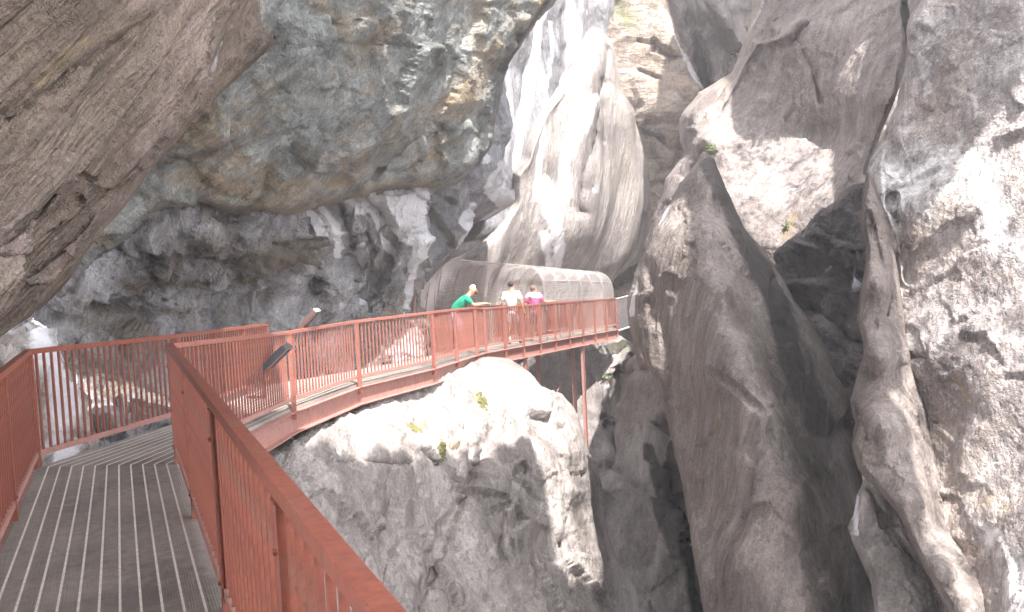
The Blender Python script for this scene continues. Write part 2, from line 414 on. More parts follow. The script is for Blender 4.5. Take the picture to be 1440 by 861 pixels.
rock('rock_outcrop', [(800, -400), (905, -400), (935, 0), (960, 62), (988, 125), (978, 160), (958, 200), (953, 260), (935, 330), (915, 400), (780, 520), (780, 100)],
     [(860, 0, 34), (930, 0, 35), (985, 125, 36), (880, 200, 35), (950, 260, 36), (850, 400, 36), (860, -400, 32), (950, 150, 33.8)], M['tan'], step=3, rim=(14, 1.5), back=3,
     disp=[('strata', .5, .22, dict(dir=(.1, 0, 1))), ('facet', .6, .25, dict(warp=.8)), ('fbm', 1.6, .15, dict(rough=.65))],
     grooves=[([(905, 185), (935, 200), (955, 212)], 6, 1.0), ([(868, 395), (885, 385), (905, 380)], 10, 5), ([(895, 60), (915, 66), (955, 84)], 4, .5), ([(898, 100), (930, 112)], 3, .4)],
     stain_and_light=[([(870, 5), (885, 30)], 16, 1, .8), ([(865, 398), (885, 388), (905, 380)], 12, 2, 1.8), ([(905, 225), (945, 250)], 12, 1, .6), ([(930, 10), (950, 60), (985, 125)], 7, 0, .7)],  # strong dark mark paints the shade inside the opening past the tunnel
     seed=4, label='tan layered rock face with horizontal ledges high behind the walkway', cat='rock')
rock('rock_outcrop', [(680, -400), (880, -400), (880, 60), (810, 230), (740, 330), (640, 340), (680, 100)],
     [(800, 0, 31), (740, 100, 29.5), (720, 230, 28.5), (850, 50, 33.5), (760, -400, 29), (680, 300, 27.5)], M['streak'], step=3, rim=(20, 1), back=3,
     disp=[('fbm', .5, .9, dict(ax=up, s=.2)), ('fbm', 1.5, .25, dict(ax=up, s=.3))],
     stain_and_light=[([(757, 45), (748, 110), (744, 176), (732, 235)], 7, 0, 1.0), ([(790, -50), (803, 10), (814, 50)], 9, 0, 1.0), ([(775, 30), (768, 100), (762, 130)], 3, 0, .8), ([(833, -50), (832, 20)], 3, 0, .9), ([(757, 45), (768, 20), (775, 0)], 8, 0, .8),
            ([(782, 50), (778, 90)], 10, 2, .5)], seed=5, label='wet bluish rock face with white water streaks in the gap beside the overhanging wall', cat='rock')
rock('rock_buttress', [(849, 20), (826, 33), (807, 70), (779, 121), (756, 149), (740, 190), (731, 218), (714, 241), (716, 279), (690, 320), (660, 350), (630, 372), (600, 420), (600, 620), (870, 620), (866, 470), (858, 412), (864, 392), (900, 367), (914, 316), (919, 288), (914, 232), (907, 200), (900, 158), (881, 121), (872, 60), (862, 40)],
     [(849, 25, 34), (830, 60, 31.5), (780, 150, 29.6), (740, 250, 28.5), (860, 150, 32), (850, 280, 31.5), (900, 250, 33.5), (680, 360, 26.5), (620, 420, 25), (760, 400, 30.3), (860, 420, 34.2), (700, 600, 29), (860, 600, 34), (790, 220, 29.3), (840, 200, 31.2), (810, 330, 30)],
     M['smoothb'], step=3, rim=(22, 1.8), back=4, jag=2,
     disp=[('fbm', .3, .8, dict(ax=(.3, .1, 1), s=.25, oct=3, rough=.4)), ('fbm', 1.6, .1, dict(ax=(.3, 0, 1), s=.3, rough=.6))],
     grooves=[([(838, 115), (828, 180), (815, 250), (810, 300)], 8, .55), ([(855, 70), (846, 110), (845, 200)], 5, .3)],
     stain_and_light=[([(822, 140), (806, 190), (795, 240), (785, 290), (780, 330), (778, 372)], 15, 0, .7), ([(770, 180), (762, 240), (760, 280)], 12, 0, .6), ([(838, 240), (830, 270)], 10, 0, .5), ([(765, 330), (770, 380)], 10, 0, .7), ([(770, 255), (775, 300)], 14, 0, .8), ([(870, 120), (885, 200), (890, 280)], 16, 1, .5),
            ([(850, 40), (835, 100), (830, 200)], 14, 2, .35), ([(905, 300), (890, 350), (868, 385)], 12, 2, .6), ([(862, 160), (860, 230)], 5, 2, .5)],
     seed=6, label='tall smooth rounded grey buttress with a broad white streak behind the mesh tunnel', cat='rock buttress')
wall_disp = [('fbm', .22, .5, dict(oct=3)), ('facet', .6, .2, dict(warp=.9)), ('facet', 1.8, .08, dict(seed=4, warp=.5)), ('fbm', 1.8, .09, dict(rough=.7)), ('facet', 4.5, .02, dict(seed=8))]
rock('overhanging_wall', [(830, -400), (784, 0), (756, 28), (733, 65), (708, 98), (702, 140), (692, 195), (672, 232), (640, 262), (600, 268), (545, 270), (500, 278), (455, 290), (405, 300), (330, 300), (280, 288), (230, 296), (180, 330), (60, 420), (-40, 300), (-100, 0), (0, -400)],
     [(784, 0, 20), (730, 60, 19.5), (700, 200, 20), (600, 262, 19), (600, 100, 17.2), (500, 150, 16), (500, 270, 17.8), (400, 290, 16.2), (300, 280, 14.8), (300, 200, 13.5), (400, 50, 13.2), (200, 300, 14), (0, 300, 13), (0, 0, 10), (400, -400, 11.0), (600, -400, 16), (780, -400, 18), (0, -400, 9)],
     M['wall'], step=3, rim=(16, .9), back=3.5, jag=4, disp=wall_disp,
     grooves=[([(655, 175), (640, 190), (615, 205)], 5, -.12), ([(380, 70), (470, 60), (560, 60)], 8, .1), ([(520, 250), (560, 200), (620, 180)], 9, .35), ([(230, 290), (300, 270), (360, 285)], 5, .1), ([(740, 60), (700, 100), (690, 180)], 12, .5)],
     stain_and_light=[([(700, 60), (680, 80)], 20, 1, .75), ([(330, 220), (380, 250), (600, 262)], 16, 1, .7), ([(440, 290), (520, 268)], 12, 1, .8), ([(550, 90), (540, 200)], 22, 1, .55), ([(770, 0), (730, 60), (705, 100)], 7, 2, .7), ([(250, 260), (330, 230)], 30, 1, .5),
            ([(590, 190), (640, 240), (600, 260)], 12, 2, .5)],
     seed=7, label='big overhanging blue green rock wall with ochre patches above the walkway', cat='rock wall')
rock('rock_pier', [(693, 105), (706, 112), (712, 140), (717, 176), (712, 204), (710, 232), (719, 262), (720, 284), (668, 303), (657, 330), (640, 348), (618, 368), (602, 392), (597, 440), (597, 620), (560, 620), (540, 260), (650, 200), (685, 150)],
     [(700, 130, 22.3), (712, 270, 23), (660, 280, 22), (600, 280, 20.8), (600, 420, 20.9), (640, 330, 22.2), (690, 230, 21.7), (600, 600, 21), (560, 400, 20.6)],
     M['streak'], step=2.5, rim=(12, .9), back=3, jag=3, disp=[('facet', .8, .35), ('facet', 2.2, .1), ('fbm', 1.2, .25)],
     stain_and_light=[([(682, 155), (678, 200), (680, 225)], 7, 0, 1.0), ([(705, 240), (690, 265), (712, 282)], 16, 0, 1.1), ([(668, 290), (655, 310), (640, 350), (610, 380)], 9, 0, .8), ([(612, 300), (628, 340)], 12, 2, .8), ([(600, 265), (640, 285)], 10, 2, .7)],
     grooves=[([(665, 300), (715, 286)], 4, .5)], seed=8, label='dark angular rock pier with white streaks left of the mesh tunnel', cat='rock pier')
rock('cave_wall', [(-200, 250), (150, 270), (610, 255), (604, 300), (600, 400), (597, 640), (420, 760), (-200, 900)],
     [(600, 290, 19.6), (600, 440, 20.8), (500, 290, 18.9), (540, 350, 19.2), (450, 320, 18.7), (470, 430, 20), (400, 300, 17), (390, 345, 16.8), (390, 380, 18), (350, 430, 18), (300, 340, 15.6), (280, 390, 17.2), (250, 450, 16.6), (200, 310, 14.4), (200, 380, 14.8), (180, 440, 15.6), (100, 400, 13.6), (100, 460, 14), (60, 560, 12.5), (200, 560, 12.6), (350, 560, 16), (500, 540, 18.8), (150, 640, 11.2), (300, 700, 12.5), (-200, 400, 12), (-200, 900, 9)],
     M['cave'], step=2.5, rim=(8, .3), back=3, jag=2, disp=[('facet', .6, .42, dict(warp=.6)), ('facet', 1.6, .2, dict(seed=3, warp=.5)), ('facet', 4., .06, dict(seed=6)), ('fbm', 1.0, .2, dict(rough=.6))],
     grooves=[([(480, 300), (500, 400), (520, 440)], 9, .9), ([(430, 330), (445, 400)], 8, .6), ([(560, 340), (530, 400)], 7, .6), ([(600, 270), (598, 430)], 5, .8)],
     stain_and_light=[([(500, 285), (595, 282)], 20, 0, 1.2), ([(560, 300), (585, 320)], 26, 0, 1.2), ([(590, 330), (578, 400), (575, 440)], 8, 0, .9), ([(445, 300), (452, 330)], 9, 0, 1.0), ([(500, 350), (508, 400), (503, 430)], 6, 0, 1.0), ([(465, 300), (475, 360)], 8, 0, .8), ([(530, 300), (550, 350), (560, 375)], 8, 0, .8),  # white marks paint sun patches on the wall below the overhang
            ([(330, 360), (420, 345)], 22, 1, 1.0), ([(340, 390), (400, 370)], 20, 1, .9), ([(110, 430), (260, 440)], 10, 1, .9), ([(170, 395), (290, 395)], 8, 1, .9), ([(180, 320), (220, 300)], 14, 0, .3), ([(500, 400), (545, 440)], 10, 2, .5), ([(300, 300), (380, 300)], 22, 0, .45), ([(150, 340), (230, 330)], 26, 0, .4),
            ([(60, 480), (180, 620)], 25, 0, .5)],
     seed=9, label='fractured grey and brown wall of the recess under the overhang behind the railings', cat='rock wall')
rock('boulder', [(12, 470), (45, 440), (72, 455), (78, 490), (100, 535), (122, 565), (135, 640), (160, 700), (-300, 900), (-300, 520)],
     [(45, 445, 10.6), (60, 520, 9.8), (120, 570, 10.4), (110, 640, 9.6), (0, 650, 9), (-300, 700, 7), (0, 500, 10)],
     M['smoothb'], step=2.5, rim=(14, .8), back=2, jag=2, disp=[('facet', 1.2, .3), ('facet', 3, .08), ('fbm', 1.5, .15)], stain_and_light=[([(60, 470), (80, 560), (90, 640)], 40, 0, .7)],  # white mark paints sunlight onto the boulder
     seed=10, label='boulder painted pale as if sunlit beyond the left railing at the end of the near deck', cat='boulder')
rock('overhanging_slab', [(-900, -900), (470, -900), (372, -60), (366, 0), (372, 35), (390, 52), (376, 73), (341, 105), (302, 141), (244, 210), (210, 254), (180, 293), (146, 337), (112, 376), (83, 415), (40, 452), (0, 482), (-250, 640), (-900, 900)],
     [(385, 55, 8.4), (300, 140, 7.7), (200, 265, 7.1), (83, 412, 6.8), (0, 480, 6.3), (-250, 630, 4.6), (330, 0, 8.0), (200, 100, 6.2), (100, 250, 5.9), (0, 400, 5.6), (0, 200, 4.9), (0, 0, 4.3), (200, 0, 5.6), (-300, 0, 3.2), (-300, 400, 3.5), (0, -500, 3.0), (300, -500, 5), (-900, 0, 2.2), (-900, 800, 2.6)],
     M['slab'], step=3, rim=(26, .5), back=3, jag=4,
     disp=[('fbm', .55, .42, dict(ax=STRATA, s=.15)), ('ridge', 1.3, .13, dict(ax=STRATA, s=.12)), ('fbm', 3.0, .05, dict(ax=STRATA, s=.2)), ('facet', 1.3, .09, dict(ax=STRATA, s=.4))],
     grooves=[([(270, 138), (290, 95), (300, 40), (322, 0)], 6, .1), ([(390, 60), (320, 120), (200, 245), (60, 400)], 13, -.12), ([(280, 165), (190, 260), (60, 380)], 7, .16), ([(0, 165), (100, 95), (200, 20)], 9, .2), ([(0, 345), (90, 270)], 5, .12), ([(0, 360), (60, 352), (130, 300)], 4, .1)],
     stain_and_light=[([(40, 110), (90, 60)], 14, 1, .9), ([(0, 140), (60, 100), (130, 40)], 6, 0, .45), ([(355, 10), (350, 50)], 24, 0, .42), ([(310, 100), (325, 60)], 14, 0, .5), ([(165, 190), (190, 175)], 12, 0, .35), ([(0, 90), (80, 70), (200, 10)], 10, 1, .6), ([(0, 395), (120, 370)], 12, 1, .4), ([(20, 200), (120, 120), (190, 60)], 16, 2, .5), ([(0, 60), (60, 20)], 20, 2, .4), ([(180, 200), (260, 130)], 18, 2, .35), ([(80, 70), (110, 50)], 14, 1, .9), ([(150, 330), (280, 170), (380, 75)], 8, 2, .4), ([(20, 440), (70, 400)], 14, 2, .4)],  # white marks near the right tip paint sunlight on that block
     seed=11, label='huge brown layered rock slab overhanging the near deck at the upper left', cat='rock slab')
rock('boulder', [(230, 660), (330, 640), (389, 630), (440, 594), (490, 577), (530, 545), (590, 527), (640, 509), (663, 505), (690, 502), (716, 507), (747, 526), (760, 544), (791, 553), (811, 577), (822, 608), (831, 644), (845, 670), (851, 723), (862, 772), (880, 803), (895, 830), (899, 861), (915, 1000), (930, 1500), (0, 1500), (100, 1000)],
     [(690, 504, 20.4), (640, 520, 18.5), (590, 530, 17.5), (520, 560, 15.6), (430, 620, 12.9), (300, 700, 11.4), (450, 690, 12.4), (520, 640, 14.1), (560, 650, 14.6), (610, 590, 16.8), (700, 570, 18.6), (620, 600, 16.6),
      (480, 860, 11.6), (600, 860, 13.2), (560, 760, 14.0), (640, 700, 15.8), (640, 860, 14.0), (720, 700, 16.6), (740, 640, 17.4), (750, 560, 18.8), (790, 560, 20.2), (800, 680, 18.6), (840, 720, 19.8), (760, 860, 15.5), (850, 861, 18), (895, 861, 19.5), (720, 861, 15), (500, 1500, 9), (900, 1500, 15), (0, 1500, 8)],
     M['smoothb'], step=2.5, rim=(16, 1.2), back=4, jag=2.5,
     disp=[('fbm', .35, .3, dict(ax=(.28, 0, 1), s=.3, oct=2, rough=.4)), ('facet', .75, .15, dict(warp=.8)), ('facet', 2.2, .045, dict(warp=.5, seed=5)), ('fbm', 1.3, .12, dict(ax=(.4, .1, 1), s=.12, rough=.55)), ('fbm', 3, .05, dict(rough=.7))],
     grooves=[([(705, 590), (670, 650), (620, 760), (585, 861)], 10, .35), ([(655, 620), (640, 700), (590, 790)], 5, -.15), ([(735, 660), (705, 720), (722, 790)], 6, .2), ([(570, 608), (590, 640), (612, 652)], 4, .2), ([(545, 665), (540, 760), (520, 861)], 12, .15), ([(430, 660), (500, 650), (570, 655)], 5, .18), ([(790, 620), (820, 730), (870, 830)], 7, -.2)],
     stain_and_light=[([(665, 563), (680, 568)], 7, 1, 1.1), ([(625, 634), (640, 630)], 5, 1, 1.0), ([(585, 602), (590, 604)], 5, 1, 1.0), ([(600, 565), (540, 600), (450, 650)], 26, 0, .45), ([(440, 690), (470, 700)], 18, 0, .5), ([(470, 620), (560, 600)], 12, 2, .35), ([(440, 660), (470, 720)], 16, 2, .3), ([(560, 700), (540, 861)], 12, 0, .3), ([(620, 700), (660, 861)], 9, 0, .35), ([(640, 600), (660, 620), (640, 680), (600, 780)], 8, 2, .45), ([(650, 610), (632, 690), (600, 790)], 7, 0, .5), ([(560, 655), (545, 861)], 12, 0, .2)],
     seed=12, label='large pale boulder with moss spots and smooth lower face directly below the walkway bend', cat='boulder')
rock('gorge_wall', [(690, 488), (760, 484), (868, 466), (892, 488), (950, 500), (1040, 640), (1090, 900), (1150, 1700), (500, 1700), (650, 700)],
     [(740, 495, 28.8), (800, 500, 30.4), (870, 480, 32.5), (890, 500, 31), (865, 560, 30.5), (790, 600, 28.4), (850, 650, 28.6), (905, 540, 28.2), (900, 700, 26.5), (960, 800, 25), (870, 800, 25.5), (800, 1700, 20), (1000, 1700, 19), (1040, 700, 24.5), (980, 640, 25.5)],
     M['lower'], step=3, rim=(14, 1), back=3, jag=3, disp=[('fbm', .3, 1.1, dict(ax=(.15, 0, 1), s=.3)), ('facet', .6, .4), ('fbm', 1.4, .2)],
     grooves=[([(872, 520), (862, 570), (868, 640), (850, 700)], 7, 1.3), ([(890, 500), (876, 525)], 5, .7), ([(850, 600), (900, 596), (930, 602)], 3, .5), ([(940, 660), (965, 760), (985, 861)], 9, 1.2)],
     stain_and_light=[([(850, 490), (880, 485)], 12, 1, .8), ([(880, 590), (900, 580)], 12, 1, .5), ([(815, 500), (850, 560), (840, 620)], 20, 0, .35), ([(900, 620), (910, 861)], 40, 2, .45), ([(925, 640), (950, 780)], 16, 2, .9), ([(960, 640), (985, 760), (990, 861)], 22, 2, 1.3), ([(845, 700), (860, 640), (866, 600)], 6, 0, .4)],
     seed=13, label='dark water-worn gorge wall under the far end of the walkway', cat='rock wall')
rock('rock_outcrop', [(1058, -400), (1086, -400), (1300, -400), (1271, 0), (1279, 35), (1272, 87), (1260, 139), (1240, 188), (1224, 232), (1228, 262), (1190, 285), (1150, 320), (1112, 352), (1100, 400), (1080, 520), (900, 520), (882, 425), (900, 372), (914, 330), (926, 290), (937, 252), (964, 216), (954, 195), (957, 164), (982, 129), (1027, 101), (1041, 63), (1058, 0)],
     [(1060, 0, 24.5), (1035, 80, 24), (960, 190, 25), (990, 200, 22), (930, 290, 24), (888, 420, 23.5), (1085, 40, 22), (1120, 120, 22), (1150, 200, 21.8), (1100, 250, 21), (1200, 60, 21), (1265, 60, 19.7), (1250, 150, 18), (1222, 230, 18.4), (1180, 240, 19.2), (1130, 300, 19.5), (1100, 380, 19), (1030, 320, 20), (1050, 400, 20), (1100, -400, 27), (1280, -400, 23), (950, 500, 22), (970, 160, 24)],
     M['smooth'], step=2.5, rim=(12, .9), back=3.5, jag=3.5, disp=[('fbm', .3, .5, dict(oct=3, rough=.4)), ('facet', .8, .08, dict(warp=.6)), ('fbm', 2.0, .09, dict(rough=.65))],
     grooves=[([(1118, 50), (1140, 90), (1155, 145)], 3.5, .35), ([(1060, 60), (1000, 170), (940, 290), (905, 360)], 8, -.6), ([(1080, 20), (1020, 130), (960, 250)], 4, .3), ([(1080, 60), (1110, 50), (1130, 30)], 4, -.25), ([(1235, 160), (1215, 200)], 12, .3)],
     stain_and_light=[([(1150, 230), (1240, 170)], 18, 0, .45), ([(1075, 245), (1120, 270), (1180, 250)], 30, 0, .48), ([(1072, 244)], 8, 0, 1.0), ([(1060, 0), (1030, 90), (990, 170)], 9, 1, .7), ([(1065, 0), (1000, 150), (930, 270), (900, 350)], 12, 0, .5), ([(1110, 70), (1150, 130), (1160, 200)], 26, 2, .2), ([(1100, 330), (1115, 300)], 8, 1, .9), ([(1080, 10), (1140, 10)], 14, 1, .45), ([(1270, 0), (1276, 60)], 8, 2, .8)],
     seed=14, label='broad hollowed grey brown rock face with a lichen ridge, upper right of centre', cat='rock')
rock('rock_outcrop', [(1096, 400), (1090, 360), (1150, 300), (1200, 262), (1260, 250), (1290, 620), (1240, 700), (1190, 620), (1130, 500)],
     [(1100, 370, 18), (1160, 300, 17.6), (1215, 270, 17), (1160, 420, 17.6), (1200, 540, 16.6), (1250, 400, 16), (1240, 700, 15.5)],
     M['dark'], step=2.5, rim=(10, .5), back=3, jag=3, disp=[('facet', .9, .25, dict(ax=(1, .2, -.55), s=.35, warp=.5)), ('strata', 1.6, .16, dict(dir=(.5, 0, 1))), ('facet', 2.6, .09, dict(seed=3, ax=(1, .2, -.55), s=.4)), ('fbm', 2, .08)],
     grooves=[([(1150, 330), (1185, 350), (1203, 400)], 4, -.35), ([(1140, 440), (1210, 480)], 6, .7)],
     stain_and_light=[([(1198, 360), (1204, 400)], 2.5, 0, 1.1), ([(1158, 382), (1170, 372)], 4, 0, .7), ([(1125, 345), (1100, 368)], 6, 0, .3)],
     seed=15, label='dark fractured slate-like rock patch set between the pale spires', cat='rock')
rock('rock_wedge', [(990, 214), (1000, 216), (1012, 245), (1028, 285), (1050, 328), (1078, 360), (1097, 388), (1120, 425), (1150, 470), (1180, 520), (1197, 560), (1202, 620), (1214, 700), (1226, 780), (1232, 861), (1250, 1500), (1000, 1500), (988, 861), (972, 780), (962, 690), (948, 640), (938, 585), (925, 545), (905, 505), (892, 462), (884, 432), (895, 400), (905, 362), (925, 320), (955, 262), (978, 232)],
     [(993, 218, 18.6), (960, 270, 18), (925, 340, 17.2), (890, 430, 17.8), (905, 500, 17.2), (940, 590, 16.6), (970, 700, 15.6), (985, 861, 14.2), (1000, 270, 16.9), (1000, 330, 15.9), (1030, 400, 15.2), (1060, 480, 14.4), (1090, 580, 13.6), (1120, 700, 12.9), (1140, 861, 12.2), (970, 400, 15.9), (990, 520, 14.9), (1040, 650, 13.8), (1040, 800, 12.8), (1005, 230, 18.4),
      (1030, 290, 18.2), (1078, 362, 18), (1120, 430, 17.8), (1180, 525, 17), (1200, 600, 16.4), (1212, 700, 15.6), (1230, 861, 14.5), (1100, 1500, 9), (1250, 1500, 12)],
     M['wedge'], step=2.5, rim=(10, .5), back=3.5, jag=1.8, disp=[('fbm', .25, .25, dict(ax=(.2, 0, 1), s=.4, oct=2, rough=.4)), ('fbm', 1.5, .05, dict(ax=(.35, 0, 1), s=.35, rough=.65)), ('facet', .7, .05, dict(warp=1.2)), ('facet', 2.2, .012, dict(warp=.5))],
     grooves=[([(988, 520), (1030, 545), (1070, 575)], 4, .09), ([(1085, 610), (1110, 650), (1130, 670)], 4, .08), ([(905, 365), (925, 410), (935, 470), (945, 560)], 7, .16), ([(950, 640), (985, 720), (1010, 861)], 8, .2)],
     stain_and_light=[([(893, 400), (890, 440)], 9, 0, .8), ([(940, 290), (930, 320)], 12, 0, .6), ([(992, 540), (1000, 600)], 8, 1, .6), ([(905, 480), (940, 540)], 12, 0, .3), ([(1000, 235), (1040, 330), (1095, 440), (1160, 600)], 22, 2, .85)],  # long dark strip paints the shade down the right flank
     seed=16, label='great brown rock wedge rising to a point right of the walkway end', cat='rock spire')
rock('rock_fin', [(1219, 234), (1226, 244), (1232, 264), (1249, 307), (1260, 359), (1266, 393), (1275, 466), (1288, 514), (1309, 574), (1316, 614), (1337, 700), (1369, 769), (1396, 828), (1410, 870), (1500, 1500), (1400, 1500), (1335, 861), (1294, 791), (1262, 721), (1235, 690), (1208, 660), (1197, 628), (1203, 595), (1195, 563), (1206, 527), (1217, 497), (1204, 450), (1208, 415), (1218, 360), (1210, 325), (1210, 284)],
     [(1219, 238, 13.8), (1210, 300, 13.6), (1208, 415, 13.2), (1204, 450, 13.1), (1206, 527, 12.8), (1197, 600, 12.4), (1235, 690, 11.7), (1294, 791, 10.9), (1335, 861, 10.4),
      (1249, 307, 13.8), (1266, 393, 13.6), (1288, 514, 13.1), (1316, 614, 12.6), (1337, 700, 12.1), (1369, 769, 11.6), (1404, 861, 10.9),
      (1225, 300, 13.1), (1232, 400, 12.5), (1236, 500, 12.0), (1240, 600, 11.4), (1275, 700, 10.8), (1325, 800, 10.2), (1360, 861, 9.8), (1400, 1500, 7)],
     M['wedge'], step=2, rim=(10, .7), back=2.5, jag=2, disp=[('fbm', .5, .1, dict(ax=(.25, 0, 1), s=.3, oct=3, rough=.4)), ('fbm', 2.6, .04, dict(rough=.65)), ('facet', 2, .03, dict(warp=.6))],
     grooves=[([(1222, 300), (1240, 370), (1252, 420), (1246, 445)], 4, .12), ([(1200, 570), (1215, 590), (1222, 620)], 4, .12)],
     stain_and_light=[([(1212, 540), (1200, 565)], 7, 0, .45), ([(1235, 360), (1246, 405)], 4, 0, .3)],
     seed=17, label='slender knife-edged brown rock fin standing against the sunlit right wall', cat='rock fin')
rock('rock_fin', [(1219, 670), (1212, 690), (1203, 716), (1195, 743), (1199, 760), (1208, 775), (1224, 807), (1228, 861), (1240, 1500), (1500, 1500), (1420, 900), (1300, 720), (1232, 672)],
     [(1219, 675, 12.3), (1200, 740, 12), (1228, 861, 11), (1260, 760, 11.8), (1290, 861, 11), (1330, 861, 11.4), (1400, 1500, 8), (1240, 1500, 8.4)],
     M['smoothb'], step=2, rim=(10, .4), back=2.5, jag=4, disp=[('fbm', 1.2, .15), ('facet', 2.5, .07), ('fbm', 4, .04)], grooves=[([(1222, 690), (1245, 740), (1290, 800)], 4, .2)],
     stain_and_light=[([(1205, 700), (1200, 750)], 8, 0, .7)], seed=18, label='short pale jagged rock rib at the foot of the knife-edged fin', cat='rock fin')
rock('sunlit_wall', [(1480, -800), (1299, 0), (1280, 30), (1274, 90), (1259, 145), (1239, 190), (1219, 232), (1225, 300), (1235, 500), (1270, 700), (1320, 900), (1400, 1700), (3200, 1700), (3200, -800)],
     [(1299, 0, 15.8), (1275, 90, 15.6), (1222, 235, 15.2), (1240, 400, 14.2), (1280, 600, 13.0), (1320, 861, 11.4), (1340, 100, 14.4), (1340, 300, 13.2), (1340, 500, 12.1), (1380, 700, 10.9), (1440, 100, 13.2), (1440, 400, 11.8), (1440, 700, 10.3), (1400, 0, 14.2), (1440, 0, 13.8), (1440, 861, 9.4), (2000, 0, 12), (2000, 800, 6.5), (3200, 400, 8), (1500, -800, 18), (3200, -800, 14), (1500, 1700, 5.5), (3200, 1700, 4)],
     M['right'], step=3, rim=(12, .6), back=3, jag=3, disp=[('fbm', .3, .45, dict(oct=3, rough=.4)), ('facet', 1.3, .08, dict(warp=.8)), ('fbm', 2.4, .06, dict(rough=.68))],
     grooves=[([(1248, 275), (1265, 320), (1272, 350), (1275, 390)], 3.5, .25), ([(1280, 502), (1305, 504)], 4, .15), ([(1240, 190), (1255, 230)], 6, .2)],
     stain_and_light=[([(1240, 260), (1380, 230), (1400, 330)], 80, 0, .62), ([(1300, 180), (1420, 220)], 60, 0, .5), ([(1340, 560), (1400, 500)], 50, 0, .42), ([(1400, 760), (1440, 861)], 60, 0, .6), ([(1300, 50), (1290, 120)], 20, 0, .5), ([(1345, 530), (1365, 570)], 10, 1, .8), ([(1370, 400), (1400, 480)], 18, 1, .45), ([(1380, 700), (1400, 710)], 16, 1, .8), ([(1420, 0), (1420, 160)], 40, 2, .35), ([(1340, 60), (1350, 180)], 30, 2, .25), ([(1370, 390), (1300, 560)], 40, 2, .3)],  # broad white patches paint dappled sun over the real light
     seed=19, label='mottled sunlit rock wall filling the right side of the gorge', cat='rock wall')

# ------------------------------------------------------------------ gorge floor, creek
def sheet(name, x0, x1, y0, y1, z, n, amp, mat, kind='structure'):
    xs = np.linspace(x0, x1, n); ys = np.linspace(y0, y1, n); X, Y = np.meshgrid(xs, ys)
    p = np.c_[X.ravel(), Y.ravel(), np.zeros(n*n)]; p[:, 2] = z+amp*fbm(p*.25, 5)
    f = [(i*n+j, i*n+j+1, (i+1)*n+j+1, (i+1)*n+j) for i in range(n-1) for j in range(n-1)]
    me = bpy.data.meshes.new(name); me.from_pydata(p.tolist(), [], f); me.materials.append(mat)
    me.polygons.foreach_set('use_smooth', [True]*len(f)); o = bpy.data.objects.new(name, me); link(o); tag(o, kind=kind); return o
sheet('gorge_floor', -60, 60, -30, 70, -13, 160, 2.0, M['lower'])
mw, nt, b = newmat('creek_water'); b.inputs['Base Color'].default_value = (.05, .06, .065, 1); b.inputs['Roughness'].default_value = .12
tcn = N_(nt, 'ShaderNodeTexCoord').outputs['Object']; nn = noise(nt, tcn, 1.5, 8, .65); bp = N_(nt, 'ShaderNodeBump'); bp.inputs['Distance'].default_value = .2
nt.links.new(nn, bp.inputs['Height']); nt.links.new(bp.outputs[0], b.inputs['Normal'])
nt.links.new(ramp(nt, nn, [(.5, (.05, .06, .065)), (.66, (.7, .72, .75))]), b.inputs['Base Color'])
sheet('creek', -14, 22, 4, 45, -12.4, 60, .1, mw)

# ------------------------------------------------------------------ WALKWAY
zc = [(-6, 0), (8, 0), (10.7, -.12), (12.2, -.26), (14.8, -.32), (16.9, -.36), (18.6, -.42), (20.4, -.5), (22, -.62), (31, -1.0), (40, -1.3)]
def dz(y):
    return float(np.interp(y, [a for a, _ in zc], [b_ for _, b_ in zc]))
def V3(x, y, off=0): return Vector((x, y, dz(y)+off))
A = Pz(52, 657, 0); Bc = Pz(251, 652, 0)
u1 = Vector((-.402, .916, 0)).normalized()
A0 = A-u1*11.5; B0 = Bc-u1*11.5; A0.z = B0.z = 0; B0 += Vector((.06, 0, 0))
def at(px, Y):                                   # plan position: sight column px at distance Y, on the deck
    d = ray(px, 450.); p = CAM+d*Y; return Vector((p[0], p[1], dz(p[1])))
outer = [Vector((Bc.x, Bc.y, 0)), at(401, 12.2), at(497, 14.8), at(604, 17.2), at(637, 18.7), at(666, 20.4), at(679, 21.9)]
farO = at(866, 31); leg3d = (farO-outer[-1]).normalized()
inner = [Vector((A.x, A.y, 0)), at(245, 10.8), at(374, 15.4), at(480, 16.9)]
perp = Vector((-leg3d.y, leg3d.x, 0)).normalized()
def side(p, w): q = p+w; q.z = dz(q.y); return q
inner += [at(566, 18.9), at(603, 20.4), side(outer[-1], perp*1.35)]
farI = side(farO, perp*1.35)

deckm = []
for tone in (.86, 1.0, 1.12):
  mt, nt, b = newmat('deck_boards'); tcn = N_(nt, 'ShaderNodeTexCoord').outputs['Object']
  n1 = noise(nt, tcn, 14, 8, .7); n2 = noise(nt, tcn, 1.1, 6, .65)
  c = ramp(nt, n1, [(.3, (.19, .17, .16)), (.7, (.33, .305, .29))])
  c = mixc(nt, ramp(nt, n2, [(.42, (0, 0, 0)), (.68, (.55, .55, .55))]), c, (.36, .32, .28))
  c = mixc(nt, ramp(nt, noise(nt, tcn, .8, 6, .7), [(.5, (0, 0, 0)), (.62, (.5, .5, .5))]), c, (.1, .095, .095)); c = mixc(nt, ramp(nt, noise(nt, tcn, 40, 3, .6), [(.64, (0, 0, 0)), (.7, (.7, .7, .7))]), c, (.4, .37, .33)); c = mixc(nt, 1.0, c, (tone, tone*.99, tone*.97), 'MULTIPLY'); nt.links.new(c, b.inputs['Base Color']); b.inputs['Roughness'].default_value = .62
  bp = N_(nt, 'ShaderNodeBump'); bp.inputs['Distance'].default_value = .004; nt.links.new(n1, bp.inputs['Height']); nt.links.new(bp.outputs[0], b.inputs['Normal'])

  deckm.append(mt)
